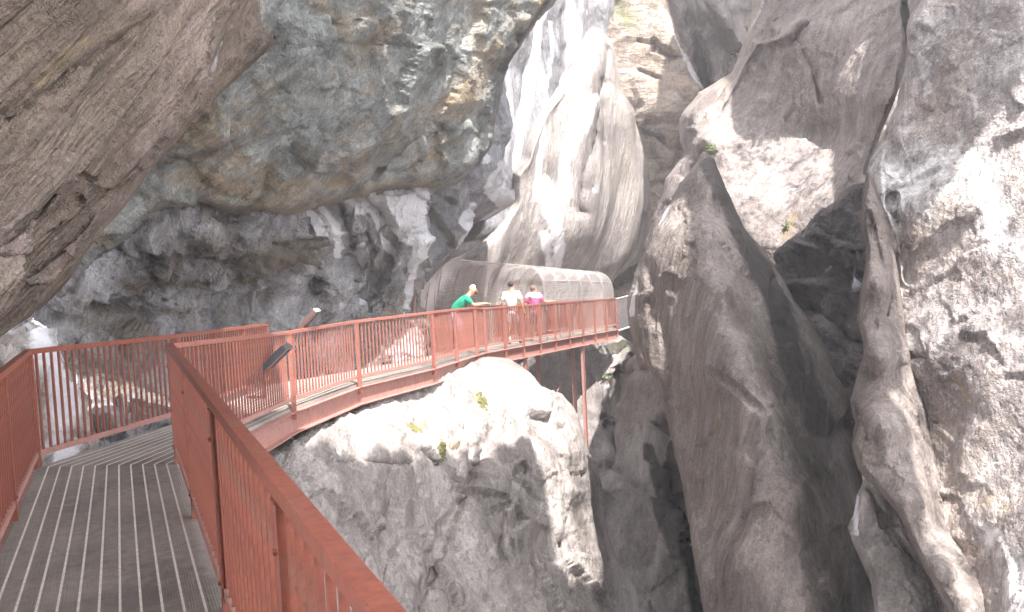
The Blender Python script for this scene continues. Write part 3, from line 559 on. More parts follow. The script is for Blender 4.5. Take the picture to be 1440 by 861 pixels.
mseam = plain('bright_gap_strip', (.72, .68, .62), .45, .25, .002, 30)  # pale strips imitate bright light coming up between the boards
def decking(name, L, R, parent, n=12):
    """boards running along the path between the polylines L and R, each with fine ribs and a pale strip painting light through the gap"""
    mb = MB(); seg = len(L)-1; rt = random.Random(len(L))
    for s in range(seg):
        for j in range(n):
            t0, t1 = (j+.06)/n, (j+.94)/n; tn = rt.choice((0, 1, 1, 2))
            def lp(k, t): return L[k].lerp(R[k], t)
            nr = 6                                            # ribs
            for r in range(nr):
                a0 = t0+(t1-t0)*(r+.04)/nr; a1 = t0+(t1-t0)*(r+.9)/nr
                q = [lp(s, a0), lp(s, a1), lp(s+1, a1), lp(s+1, a0)]
                bI = len(mb.v)
                for p in q: mb.v.append((p.x, p.y, p.z))
                for p in q: mb.v.append((p.x, p.y, p.z-.012))
                for f in ((0, 1, 2, 3), (0, 4, 5, 1), (1, 5, 6, 2), (2, 6, 7, 3), (3, 7, 4, 0)):
                    mb.f.append([bI+i for i in f]); mb.mi.append(tn)
            q = [lp(s, t0), lp(s, t1), lp(s+1, t1), lp(s+1, t0)]; bI = len(mb.v)   # body of the board under the ribs
            for p in q: mb.v.append((p.x, p.y, p.z-.004))
            for p in q: mb.v.append((p.x, p.y, p.z-.04))
            for f in ((0, 1, 2, 3), (4, 7, 6, 5), (0, 4, 5, 1), (1, 5, 6, 2), (2, 6, 7, 3), (3, 7, 4, 0)):
                mb.f.append([bI+i for i in f]); mb.mi.append(tn)
            if j:
                tt = j/n; w = .065/n
                q = [lp(s, tt-w), lp(s, tt+w), lp(s+1, tt+w), lp(s+1, tt-w)]; bI = len(mb.v)
                for p in q: mb.v.append((p.x, p.y, p.z+.001))
                for p in q: mb.v.append((p.x, p.y, p.z-.03))
                for f in ((0, 1, 2, 3), (0, 4, 5, 1), (1, 5, 6, 2), (2, 6, 7, 3), (3, 7, 4, 0)):
                    mb.f.append([bI+i for i in f]); mb.mi.append(3)
    return mb.build(name, deckm+[mseam], parent)
walk = empty('walkway', (0, 0, 0), 'long grey-decked steel walkway bending across the gorge on red beams', 'walkway')
decking('decking', [A0, A], [B0, Vector((Bc.x, Bc.y, 0))], walk)
decking('decking', inner, outer, walk)
decking('decking', [inner[-1], farI], [outer[-1], farO], walk)
def channel(pts, out, name, h=.25, drop=.045, fl=.09, mat='redl'):
    """steel channel beam under the deck edge: web and two flanges facing outwards"""
    mb = MB()
    for a, b_ in zip(pts[:-1], pts[1:]):
        d = (b_-a).normalized(); n = Vector((d.y, -d.x, 0)).normalized()*out
        up_ = Vector((0, 0, 1))
        mb.bar(a-up_*(drop+h/2), b_-up_*(drop+h/2), .012, h)
        mb.bar(a+n*fl/2-up_*(drop+.007), b_+n*fl/2-up_*(drop+.007), fl, .014)
        mb.bar(a+n*fl/2-up_*(drop+h-.007), b_+n*fl/2-up_*(drop+h-.007), fl, .014)
    return mb.build(name, M[mat], walk)
channel([B0, outer[0]], 1, 'beam'); channel([A0, A], -1, 'beam')
channel(outer, 1, 'beam', h=.3); channel(inner, -1, 'beam')
channel([outer[-1], farO], 1, 'beam', h=.32); channel([inner[-1], farI], -1, 'beam', h=.32)
def joists(L, R, sp):
    for k in range(len(L)-1):
        n = max(2, int((R[k+1]-R[k]).length/sp))
        for i in range(n):
            t = (i+.5)/n; a = L[k].lerp(L[k+1], t); c = R[k].lerp(R[k+1], t); o = Vector((0, 0, -.13))
            mb = MB(); mb.bar(a+o, c+o, .06, .14); mb.build('joist', M['redl'], walk)
joists([A0, A], [B0, outer[0]], 1.2); joists(inner, outer, 1.2); joists([inner[-1], farI], [outer[-1], farO], 1.2)
def support(px, Y, inset, length, w=.11):
    p = at(px, Y); q = p.copy() if not inset else p.lerp(p+perp, inset)
    mb = MB(); top = Vector((q.x, q.y, dz(q.y)-.36)); bot = top-Vector((0, 0, length))
    mb.bar(top, bot, w*.9, .012); mb.bar(top+Vector((w/2, 0, 0)), bot+Vector((w/2, 0, 0)), .012, w); mb.bar(top-Vector((w/2, 0, 0)), bot-Vector((w/2, 0, 0)), .012, w)
    mb.build('support_leg', M['redl'], walk); return top, bot
def on_line(px, o=outer[-1], f=farO):                    # where the sight column px meets the edge o-f in plan
    best = min(range(400), key=lambda k: abs(720+F*((Vector(o).lerp(f, k/400)-Vector(CAM)).dot(Vector(RT)))/((Vector(o).lerp(f, k/400)-Vector(CAM)).dot(Vector(fw)))-px))
    return Vector(o).lerp(f, best/400)
def leg_at(px, edge, ln, w=.12):
    q = on_line(px, *edge); top = Vector((q.x, q.y, q.z-.36)); bot = top-Vector((0, 0, ln)); mb = MB()
    mb.bar(top, bot, w*.8, .014); mb.bar(top+Vector((w*.45, 0, 0)), bot+Vector((w*.45, 0, 0)), .014, w); mb.bar(top-Vector((w*.45, 0, 0)), bot-Vector((w*.45, 0, 0)), .014, w)
    mb.build('support_leg', M['redl'], walk); return top, bot
OE = (outer[-1], farO); IE = (outer[-1]+perp*.45, farO+perp*.45)
l1 = leg_at(738, OE, 1.6); l2 = leg_at(755, IE, 1.9); l3 = leg_at(818, OE, 3.3); l4 = leg_at(804, IE, 2.9)
for a, c in ((l4[0]-Vector((0, 0, .5)), l2[1]-Vector((0, 0, .2))),):
    mb = MB(); mb.bar(a, c, .02, .02); mb.build('brace', M['redl'], walk)
for p, ln in ((outer[2]-(outer[2]-outer[1])*.12, .75), (outer[4], .5)):
    t = p-Vector((0, 0, .34)) + perp*.12; mb = MB(); q = t-Vector((0, 0, ln)); mb.bar(t, q, .1, .014); mb.bar(t+Vector((.055, 0, 0)), q+Vector((.055, 0, 0)), .014, .1); mb.bar(t-Vector((.055, 0, 0)), q-Vector((.055, 0, 0)), .014, .1)
    mb.build('support_leg', M['redl'], walk)

# railings -----------------------------------------------------------------
def picket_mesh(h, w=.02):
    me = bpy.data.meshes.new('picket'); mb = MB(); mb.box((0, 0, h/2), (w, w, h)); me.from_pydata(mb.v, [], mb.f); me.materials.append(M['red']); return me
PM = {}
def railing(pts, label, group='red steel railings along the walkway', h=1.07, sp=.115, post_at=None, below=0.0, out=0, cap=True, postw=.06, ends=(1, 1), paint='red'):
    root = empty('railing', pts[0], label, 'railing', group); o0 = Vector(pts[0])
    L = [Vector(p)-o0 for p in pts]
    mt_ = MB(); mb_ = MB()
    for i, (a, c) in enumerate(zip(L[:-1], L[1:])):
        d = (c-a).normalized(); e = .026 if i < len(L)-2 else 0
        mt_.bar(a+Vector((0, 0, h-.024)), c+d*e+Vector((0, 0, h-.024)), .058, .048)
        mb_.bar(a+Vector((0, 0, .12)), c+Vector((0, 0, .12)), .045, .05)
    mt_.build('top_rail', M[paint], root, bevel=.004); mb_.build('bottom_rail', M['redl'], root)  # bottom rail coloured paler to imitate sun on its top
    nd = []
    for i, (a, c) in enumerate(zip(L[:-1], L[1:])):
        k = max(1, round((c-a).length/1.85)) if post_at is None else post_at[i]
        for j in range(k+1):
            if j == 0 and i: continue
            nd.append((a.lerp(c, j/k), (c-a).normalized()))
    if not ends[0]: nd = nd[1:]
    if not ends[1]: nd = nd[:-1]
    for p, d in nd:
        mp = MB(); n = Vector((d.y, -d.x, 0))*out*.045
        mp.box(p+n+Vector((0, 0, (h-.05-below)/2)), (postw, postw, h-.05+below), Matrix.Rotation(math.atan2(d.y, d.x), 3, 'Z'))
        mp.box(p+n+Vector((0, 0, h-.052)), (postw+.012, postw+.012, .006), Matrix.Rotation(math.atan2(d.y, d.x), 3, 'Z'))
        if below or post_at == [6]:
            for zz in (h-.2, .16):
                mp.tube([p+n+Vector((-d.y, d.x, 0))*-.04+Vector((0, 0, zz)), p+n+Vector((-d.y, d.x, 0))*.042+Vector((0, 0, zz))], .011, 6)
        mp.build('post', M[paint], root)
    key = paint
    if key not in PM: PM[key] = picket_mesh(h-.05-.12); PM[key].materials[0] = M[paint]
    count = 0; extra = MB()
    for a, c in zip(L[:-1], L[1:]):
        n = max(1, round((c-a).length/sp)); ang = math.atan2((c-a).y, (c-a).x)
        for j in range(1, n):
            p = a.lerp(c, j/n)
            o = bpy.data.objects.new('picket', PM[key]); link(o, root); o.location = p+Vector((0, 0, .12)); o.rotation_euler = (0, 0, ang); count += 1
    return root
railing([B0, Vector((Bc.x, Bc.y, 0))], 'near right red railing running from the lower right corner back to the bend', post_at=[6], out=0, sp=.13)
railing([A0, A], 'near left red railing cut off by the left edge of the photo', post_at=[6])
railing([inner[0], inner[1], inner[2]], 'red railing across the far end of the near deck, on the rock wall side', post_at=[1, 3])
railing(outer[:4], 'outer red railing from the bend out to the middle of the walkway', post_at=[1, 1, 1], below=.16, out=1, ends=(0, 1), paint='redm')
railing(outer[3:], 'outer red railing of the short bend beside the green-shirted person', post_at=[1, 1, 1], below=.16, out=1, ends=(0, 1), sp=.1, paint='redm')
r3 = railing([outer[-1], farO], 'outer red railing in front of the mesh tunnel', post_at=[9], below=.3, out=1, ends=(0, 1), sp=.11, paint='redm')
railing([inner[-1], farI], 'inner red railing on the rock side of the mesh tunnel', post_at=[8], sp=.11)

# mesh tunnel -----------------------------------------------------------------
tun = empty('mesh_tunnel', outer[-1], 'arched wire mesh tunnel with pale hoops over the far walkway', 'canopy')
o0 = Vector(outer[-1])
def hoop_pts(O, I, n=15):
    O = Vector(O)-o0; I = Vector(I)-o0; pts = []
    H = 2.3-.3*((O+o0).y-22)/9
    for k in range(n):
        a = math.pi*k/(n-1); t = (1-math.cos(a))/2
        x = O.lerp(I, t); hh = 1.05+(H-1.05)*max(0, math.sin(a))**.62
        pts.append(x+Vector((0, 0, hh)))
    return pts
nh = 11; hoops = []
for i in range(nh):
    t = i/(nh-1)*.985; O = Vector(outer[-1]).lerp(farO, t); I = Vector(inner[-1]).lerp(farI, t)
    hp = hoop_pts(O, I); hoops.append(hp)
    mb = MB(); mb.tube(([O-o0]+hp if i > 3 else hp[6:])+[I-o0], .012, 6)
    mb.build('hoop', M['fencegrey'], tun, smooth=True)
mb = MB(); mb.tube([hp[6] for hp in hoops], .016, 5); mb.build('ridge_bar', M['galv'], tun)
mb = MB(); mb.tube([hp[2] for hp in hoops[4:]], .012, 5); mb.build('side_bar', M['galv'], tun)
mb = MB(); rnd = random.Random(3)
def surf(u, v):                 # u along tunnel 0..nh-1, v along the arch 0..14
    i = min(int(u), nh-2); fu = u-i; j = min(int(v), 13); fv = v-j
    p = hoops[i][j].lerp(hoops[i][j+1], fv).lerp(hoops[i+1][j].lerp(hoops[i+1][j+1], fv), fu)
    sag = .05*math.sin(math.pi*fu)*(1+.5*math.sin(i*2.3+v))
    return p-Vector((0, 0, sag))
def ribbon(pts, w):
    for a, c in zip(pts[:-1], pts[1:]):
        mb.bar(a, c, w, w)
for k in range(int((nh-1)*14)+1):
    u = k/14; ribbon([surf(min(u, nh-1.001), v) for v in np.linspace(0 if u > 3.9 else 6, 14, 15)], .0055)
for k in range(46):
    v = 14*k/45; ribbon([surf(min(u, nh-1.001), v) for u in np.linspace(0 if v > 6 else 4, nh-1, 21)], .0055)
mb.build('wire_mesh', M['wire'], tun)
# mesh screen on the rock side before the tunnel
scr = empty('mesh_screen', inner[-2], 'sloping wire mesh screen between the rock pier and the tunnel mouth', 'screen'); s0 = Vector(inner[-2])
a = Vector(inner[-2])-s0; c = Vector(inner[-1])-s0
p0 = a+Vector((-.5, .2, .2)); p1 = c+Vector((-.2, .2, .2)); q0 = a+Vector((-.3, .2, 1.35)); q1 = c+Vector((.2, .4, 2.15))
mb = MB()
for k in range(45): mb.bar(p0.lerp(p1, k/44), q0.lerp(q1, k/44), .006, .006)
for k in range(45): mb.bar(p0.lerp(q0, k/44), p1.lerp(q1, k/44), .006, .006)
mb.build('wire_mesh', M['wire'], scr)
for t in (0, .5, 1):
    mb = MB(); mb.tube([p0.lerp(p1, t)-Vector((0, 0, .1)), q0.lerp(q1, t)], .02, 6); mb.build('post', M['redl'], scr)
mb = MB(); mb.tube([q0, q1], .018, 6); mb.build('top_bar', M['galv'], scr)
# grey fence past the tunnel
gf = empty('mesh_fence', farO, 'grey mesh fence panel leaving the tunnel end behind the rock wedge', 'fence')
e1 = Vector((1.5, 1.4, .12)); mb = MB(); mb.tube([Vector((.03, 0, 1.02)), e1+Vector((0, 0, 1.1))], .025, 6); mb.build('top_rail', M['galv'], gf)
mb = MB(); mb.tube([Vector((.03, 0, -.1)), e1+Vector((0, 0, 0))], .03, 6); mb.build('bottom_rail', M['galv'], gf)
mb = MB()
for k in range(30): mb.bar(e1*(k/29)+Vector((0, 0, -.1)), e1*(k/29)+Vector((0, 0, 1.03)), .012, .012)
for k in range(20): mb.bar(Vector((.03, 0, -.05+k*.055)), e1+Vector((0, 0, .03+k*.055)), .01, .01)
mb.build('wire_mesh', M['fencegrey'], gf)
for t in (0, .5, 1): mb = MB(); mb.box(e1*t+Vector((.03, 0, .45)), (.05, .05, 1.15)); mb.build('post', M['galv'], gf)

# sign boards -----------------------------------------------------------------
M['slate'] = plain('dark_sign_panel', (.1, .105, .12), .3, .1, .001, 20)
M['brown'] = plain('brown_frame', (.12, .07, .06), .5, .1, .001, 20)
M['white'] = plain('white_edge', (.75, .75, .76), .5, .05, .001, 20)
def sign(pa, pb, Y, width, thick, label, white_end=False):
    a = Vector(P(pa[0], pa[1], Y)); c = Vector(P(pb[0], pb[1], Y)); d = (c-a)
    s = empty('sign_board', (a.x, a.y, a.z), label, 'sign', 'tilted sign boards on the railing')
    viewdir = Vector((0, 1, 0)); dd = d.normalized(); y = (viewdir-dd*viewdir.dot(dd)).normalized(); z = dd.cross(y)
    M3 = Matrix((dd, y, z)).transposed(); L = d.length
    mb = MB(); mb.box(d/2+y*width/2, (L-.02, width-.02, thick*.5), M3); mb.build('panel', M['slate'], s, bevel=.004)
    mb = MB()
    for q, sz in ((d/2, (L, .025, thick)), (d/2+y*width, (L, .025, thick))): mb.box(q, sz, M3)
    mb.box(y*width/2, (.025, width-.03, thick), M3); mb.build('frame', M['brown'] if white_end else M['slate'], s)
    mb = MB(); mb.box(d+y*width/2, (.025, width-.03, thick), M3); mb.build('end_cap', M['white'] if white_end else M['slate'], s)
    mb = MB(); q = d*.3+y*width*.5; mb.bar(q, q-Vector((0, 0, .35)), .04, .04); mb.bar(q-Vector((0, 0, .33)), q+Vector((-.25, .1, -.33)), .03, .03); mb.build('bracket', M['red'], s)
    return s
sign((348, 540), (398, 490), 10.9, .45, .075, 'dark slate tilted sign board in front of the railing near the bend')
sign((419, 464), (442, 437), 12.9, .35, .06, 'small tilted sign board with white end sticking up above the railing', True)


# ------------------------------------------------------------------ out of view: rock wall behind, slabs added overhead to block sun, foliage for dapple
def shade_slab(name, poly, z, thick, mat, step=.35, amp=.5, seed=1):
    ol = rough_outline(np.array(poly)*20, 7, seed)/20; lo = ol.min(0); hi = ol.max(0)
    xs = np.arange(lo[0]-step, hi[0]+2*step, step); ys = np.arange(lo[1]-step, hi[1]+2*step, step); W = len(xs); H = len(ys)
    GX, GY = np.meshgrid(xs, ys); q = np.c_[GX.ravel(), GY.ravel()]; ins = inside(q, ol).reshape(H, W)
    cell = ins[:-1, :-1] & ins[1:, :-1] & ins[:-1, 1:] & ins[1:, 1:]; idx = np.arange(H*W).reshape(H, W)
    qd = np.stack([idx[:-1, :-1], idx[:-1, 1:], idx[1:, 1:], idx[1:, :-1]], -1)[cell]; used = np.unique(qd)
    remap = np.full(H*W, -1); remap[used] = np.arange(len(used)); qd = remap[qd]; q = q[used]; d, _ = seg_dist(q, ol)
    n = len(q); zz = z if not callable(z) else z(q)
    T = np.c_[q, np.zeros(n)+zz]; B = T.copy(); t = thick*np.minimum(1, .35+d/1.5)
    T[:, 2] += t/2+amp*fbm(T*.5+seed, 4); B[:, 2] -= t/2+amp*fbm(B*.5+seed+9, 4)
    al = np.concatenate([qd[:, [0, 1]], qd[:, [1, 2]], qd[:, [2, 3]], qd[:, [3, 0]]]); e = np.sort(al, 1); k = e[:, 0]*10**6+e[:, 1]
    _, inv, cnt = np.unique(k, return_inverse=True, return_counts=True); be = al[cnt[inv] == 1]
    side_ = np.stack([be[:, 1], be[:, 0], be[:, 0]+n, be[:, 1]+n], -1)
    me = bpy.data.meshes.new(name); me.from_pydata(np.r_[T, B].tolist(), [], np.r_[qd, qd[:, ::-1]+n, side_].tolist()); me.materials.append(mat)
    me.attributes.new('stain_and_light', 'FLOAT_COLOR', 'POINT')
    me.polygons.foreach_set('use_smooth', [True]*len(me.polygons)); o = bpy.data.objects.new(name, me); link(o); tag(o, kind='structure'); return o
shade_slab('cliff_or_blocker', [(-2.5, -10), (-2, 0), (-.3, 4.4), (1.0, 6.2), (2.6, 8.3), (3.9, 9.8), (4.8, 9.6), (5.4, 8.0), (6.3, 8.8), (6.5, 10), (6.2, 12), (5.6, 15), (7.3, 15.3), (8.0, 13), (10.3, 12.8), (10.7, 8.6), (9.2, 7.9), (9.1, 6.4), (9.1, 0), (7, -10)], 14, 2.0, M['far'], seed=21)  # unseen slab, outlined to shade the wedge, fin and lower boulder face
shade_slab('cliff_or_blocker', [(-8, 7), (-1.4, 6.8), (-.6, 9), (.3, 12.5), (1.0, 15.5), (2.4, 17.6), (-6, 20)], 14, 1.8, M['far'], seed=24)  # unseen slab added to keep sun off the overhanging wall
shade_slab('cliff_or_blocker', [(7.8, 17.4), (9.5, 17.2), (14, 15), (16, 26), (8, 25)], 14, 2.0, M['far'], seed=22)  # unseen slab added to shade the upper right rock
rock_back = sheet('cliff_or_blocker', -14, 14, -14, -12, 0, 8, .5, M['far'])
me = rock_back.data
for v in me.vertices: v.co.z = -13+(v.co.y+14)/2*30; v.co.y = -12+.6*math.sin(v.co.x*.9)+.4*math.sin(v.co.z)
def leaf_cloud(name, centres, n, size, mat, seed):
    rs = np.random.RandomState(seed); vs_ = []; fs = []
    for (cx, cy, cz, r) in centres:
        k = int(n*r*r)
        for cl in range(int(k/14)):
            c0 = rs.normal(size=3)*r*np.array([.45, .45, .22])+np.array([cx, cy, cz])
            for _ in range(14):
                c = c0+rs.normal(size=3)*.13; a = rs.normal(size=3); a /= np.linalg.norm(a); b_ = np.cross(a, rs.normal(size=3)); b_ /= np.linalg.norm(b_)
                L = size*rs.uniform(.6, 1.3); i = len(vs_)
                vs_ += [c-a*L, c+b_*L*.4, c+a*L, c-b_*L*.4]; fs.append((i, i+1, i+2, i+3))
    me = bpy.data.meshes.new(name); me.from_pydata([tuple(v) for v in vs_], [], fs); me.materials.append(mat)
    o = bpy.data.objects.new(name, me); link(o); tag(o, kind='stuff'); return o
M['leaf'] = plain('leaf', (.07, .13, .03), .6, .4, .001, 3)
M['leafb'] = plain('bright_leaf', (.09, .135, .045), .6, .3, .001, 3)
leaf_cloud('foliage', [(9.3, 1.4, 13.2, 1.1), (9.2, 3.6, 13, 1.0), (9.4, 5.6, 13.2, .9), (10, 2.6, 13.4, 1.2), (9.3, 7.2, 13, .8), (9.4, 15.6, 13, .8), (10.6, 14.6, 13.2, .9), (8.2, 17.3, 13.3, .8), (9.4, 17.0, 13.3, .8), (8.0, 15.2, 13.2, .8), (9.3, 13.2, 13.2, .8), (3.0, 8.7, 13, .6), (5.2, 9.2, 13, .6)], 230, .09, M['leaf'], 4)  # unseen leaves for dapple; some clumps added to soften slab shadow edges

# small plants and moss on the rocks, found by looking along a sight line
bpy.context.view_layer.update(); DG = bpy.context.evaluated_depsgraph_get()
def hit(px, py, only=None):
    d = Vector(ray(px, py)).normalized(); o = Vector(CAM)
    for _ in range(12):
        ok, loc, nor, i, ob, mx = SC.ray_cast(DG, o, d)
        if not ok: return None
        if ob.name.startswith(('picket', 'post', 'top_rail', 'bottom_rail', 'wire', 'hoop', 'decking', 'beam')): o = loc+d*.02; continue
        if nor.dot(d) > 0: nor = -nor
        return loc, nor
def tuft(px, py, r, label, n=60, mat='leafb', name='fern'):
    h_ = hit(px, py)
    if not h_: return
    loc, nor = h_; rs = random.Random(int(px)); t = empty(name, loc, label, 'plant'); mb = MB(); st = MB()
    for _ in range(7):
        dr = (nor*.8+Vector((rs.uniform(-1, 1), rs.uniform(-1, 1), rs.uniform(0, 1)))).normalized(); tip = dr*r*rs.uniform(.6, 1.1)-Vector((0, 0, r*.15))
        mid = tip*.5+Vector((0, 0, r*.15)); st.tube([Vector(), mid, tip], .004, 4)
        for k in range(n//7):
            f = rs.uniform(.2, 1); c = mid.lerp(tip, f) if f > .5 else mid*f*2; a = Vector((rs.gauss(0, 1), rs.gauss(0, 1), rs.gauss(0, .6))).normalized()*r*.22
            b_ = a.cross(dr).normalized()*r*.09; i = len(mb.v)
            mb.v += [tuple(c), tuple(c+a*.5+b_), tuple(c+a), tuple(c+a*.5-b_)]; mb.f.append([i, i+1, i+2, i+3]); mb.mi.append(0)
    mb.build('foliage', M[mat], t); st.build('stem', M[mat], t)
tuft(1106, 322, .22, 'small green plant on the crest above the dark fractured rock')
tuft(1150, 414, .16, 'small green plant rooted in the dark fractured rock')
tuft(847, 533, .4, 'green plant on the gorge wall right of the steel support legs')
tuft(1001, 212, .3, 'small green plant on the lichen ridge left of the hollowed rock')
tuft(1036, 78, .3, 'pale green plant high on the lichen ridge near the top edge')
def moss(px, py, r, label, col='moss'):
    h_ = hit(px, py)
    if not h_: return
    loc, nor = h_; rs = random.Random(int(px)+1); x = nor.orthogonal().normalized(); y = nor.cross(x); mb = MB()
    for _ in range(90):
        c = x*rs.gauss(0, r*.35)+y*rs.gauss(0, r*.22)
        h2 = hit_dir(loc+c+nor*.5, -nor)
        if h2 is None: continue
        c = h2-loc; s_ = rs.uniform(.02, .05)
        for k in range(5):
            a = x*math.cos(k*1.26)*s_+y*math.sin(k*1.26)*s_; b_ = x*math.cos(k*1.26+1.26)*s_+y*math.sin(k*1.26+1.26)*s_; i = len(mb.v)
            mb.v += [tuple(c+nor*.045), tuple(c+a), tuple(c+b_)]; mb.f.append([i, i+1, i+2]); mb.mi.append(0)
    o = mb.build('moss', M[col]); o.location = loc; tag(o, label, 'moss', kind='stuff')
def hit_dir(o, d):
    ok, loc, nor, i, ob, mx = SC.ray_cast(DG, o, d, distance=1.2)
    return loc if ok else None
M['moss'] = plain('yellow_moss', (.18, .17, .07), .9, .3, .004, 12)
moss(678, 566, .35, 'yellow moss cushion on the top of the pale boulder')
moss(622, 634, .22, 'small yellow moss patch on the front edge of the boulder face')
moss(584, 603, .2, 'small yellow moss patch left of the notch in the boulder')
# thin root on the recess wall
h_ = hit(355, 425)
if h_:
    pts = [Vector(P(a, b_, (h_[0]-Vector(CAM)).dot(Vector(fw))-.25+.02*k)) for k, (a, b_) in enumerate([(361, 385), (358, 405), (355, 425), (353, 448), (352, 475)])]
    base = pts[0].copy(); mb = MB(); mb.tube([p-base for p in pts], [.05, .045, .035, .03, .02], 7); o = mb.build('hanging_root', M['lower'], smooth=True); o.location = base
    tag(o, 'thin dark root hanging down the recess wall above the railing', 'root')

# ------------------------------------------------------------------ PEOPLE
def skin_mesh(name, verts, edges, radii, mat, parent, sub=2, root=0):
    me = bpy.data.meshes.new(name+'_src'); me.from_pydata([tuple(v) for v in verts], edges, [])
    o = bpy.data.objects.new(name, me); COL.objects.link(o)
    sk = o.modifiers.new('skin', 'SKIN'); sk.use_smooth_shade = True
    for i, r in enumerate(radii):
        sv_ = me.skin_vertices[0].data[i]; sv_.radius = (r, r) if not hasattr(r, '__len__') else r; sv_.use_root = (i == root)
    if sub: ss = o.modifiers.new('sub', 'SUBSURF'); ss.levels = sub; ss.render_levels = sub
    bpy.context.view_layer.update(); dg = bpy.context.evaluated_depsgraph_get()
    nm = bpy.data.meshes.new_from_object(o.evaluated_get(dg)); bpy.data.objects.remove(o); nm.name = name
    nm.materials.clear(); nm.materials.append(mat); nm.polygons.foreach_set('use_smooth', [True]*len(nm.polygons))
    n = bpy.data.objects.new(name, nm); link(n, parent); return n
SK = plain('skin', (.5, .27, .18), .55, .08, .001, 20)
def cloth(name, c): return plain(name, c, .85, .12, .004, 18)
def chain(src, names, rad, extra=()):
    vs_ = [Vector(src[n]) for n in names]; return vs_
def person(loc, rz, label, J, cl):
    """J: joints (metres, facing +y). One continuous body; hair, clothes and shoes over it."""
    t = empty('person', loc, label, 'person', rz=rz)
    names = ['pelvis', 'belly', 'chest', 'neck', 'head', 'crown', 'shL', 'elL', 'wrL', 'paL', 'shR', 'elR', 'wrR', 'paR', 'hipL', 'knL', 'anL', 'toL', 'hipR', 'knR', 'anR', 'toR']
    rad = dict(pelvis=.135, belly=.125, chest=.14, neck=.055, head=.085, crown=.075, sh=.062, el=.042, wr=.028, pa=.034, hip=.09, kn=.058, an=.04, to=.032)
    g = lambda n: rad[n] if n in rad else rad[n[:-1]]
    ix = {n: i for i, n in enumerate(names)}; V_ = [Vector(J[n]) for n in names]; R_ = [g(n) for n in names]
    E = [('pelvis', 'belly'), ('belly', 'chest'), ('chest', 'neck'), ('neck', 'head'), ('head', 'crown'), ('chest', 'shL'), ('shL', 'elL'), ('elL', 'wrL'), ('wrL', 'paL'), ('chest', 'shR'), ('shR', 'elR'), ('elR', 'wrR'), ('wrR', 'paR'),
         ('pelvis', 'hipL'), ('hipL', 'knL'), ('knL', 'anL'), ('anL', 'toL'), ('pelvis', 'hipR'), ('hipR', 'knR'), ('knR', 'anR'), ('anR', 'toR')]
    E = [(ix[a], ix[b_]) for a, b_ in E]
    fwd = Vector(J.get('face', (0, 1, 0))).normalized(); H_ = Vector(J['head']); sidev = fwd.cross(Vector((0, 0, 1))).normalized()
    def add(p, r, par): V_.append(Vector(p)); R_.append(r); E.append((par, len(V_)-1)); return len(V_)-1
    add(H_+fwd*.115-Vector((0, 0, .01)), .014, ix['head'])                                  # nose
    add(H_+fwd*.08-Vector((0, 0, .065)), .03, ix['head'])                                   # chin
    for sgn in (-1, 1): add(H_+sidev*sgn*.088, .016, ix['head'])                            # ears
    for S in 'LR':
        w0, p0_ = Vector(J['wr'+S]), Vector(J['pa'+S]); d = (p0_-w0).normalized(); sd_ = d.cross(Vector((0, 0, 1)))
        sd_ = sd_.normalized() if sd_.length > .2 else Vector((0, 1, 0)); curl = d.cross(sd_).normalized()*.02
        for k, (o_, L_) in enumerate(((-.027, .06), (-.009, .075), (.009, .07), (.027, .055))):
            a = add(p0_+d*.03+sd_*o_, .0095, ix['pa'+S]); b_ = add(p0_+d*(.03+L_*.6)+sd_*o_*1.1+curl*.4, .009, a); add(p0_+d*(.03+L_)+sd_*o_*1.1+curl*1.3, .008, b_)
        a = add(p0_+sd_*-.045-d*.01, .011, ix['pa'+S]); add(p0_+sd_*-.06+d*.03, .0095, a)
    skin_mesh('body', V_, E, R_, SK, t)
    def lay(name, ns, es, rr, mat): return skin_mesh(name, [Vector(J[n]) if isinstance(n, str) else Vector(n) for n in ns], es, rr, mat, t)
    mid = lambda a, b_, f: Vector(J[a]).lerp(Vector(J[b_]), f)
    lay('shirt', ['pelvis', 'belly', 'chest', mid('chest', 'neck', .55), 'shL', mid('shL', 'elL', .75), 'shR', mid('shR', 'elR', .75)], [(0, 1), (1, 2), (2, 3), (2, 4), (4, 5), (2, 6), (6, 7)], [.155, .15, .165, .07, .085, .07, .085, .07], cl['shirt'])
    f = cl.get('leg', .85)
    lay('shorts' if f < 1 else 'trousers', [mid('pelvis', 'belly', .3), 'pelvis', 'hipL', mid('hipL', 'knL', f), 'hipR', mid('hipR', 'knR', f)], [(0, 1), (1, 2), (2, 3), (1, 4), (4, 5)], [.145, .155, .11, .085, .11, .085], cl['legs'])
    for S in 'LR':
        lay('shoe', [mid('an'+S, 'kn'+S, .04), mid('an'+S, 'to'+S, .35), 'to'+S], [(0, 1), (1, 2)], [.05, .052, .042], cl['shoes'])
        if 'socks' in cl: lay('sock', [mid('an'+S, 'kn'+S, .05), mid('an'+S, 'kn'+S, .4)], [(0, 1)], [.05, .052], cl['socks'])
    hb = Vector(J['crown'])-fwd*.02; lay('hair', [H_-fwd*.045+Vector((0, 0, -.03)), H_-fwd*.035+Vector((0, 0, .05)), hb+Vector((0, 0, .012)), hb+fwd*.06+Vector((0, 0, -.01))], [(0, 1), (1, 2), (2, 3)], [.075, .092, .082, .05], cl['hair'])
    return t
def scaled(J, k): return {n: (tuple(x*k for x in v) if n != 'face' else v) for n, v in J.items()}
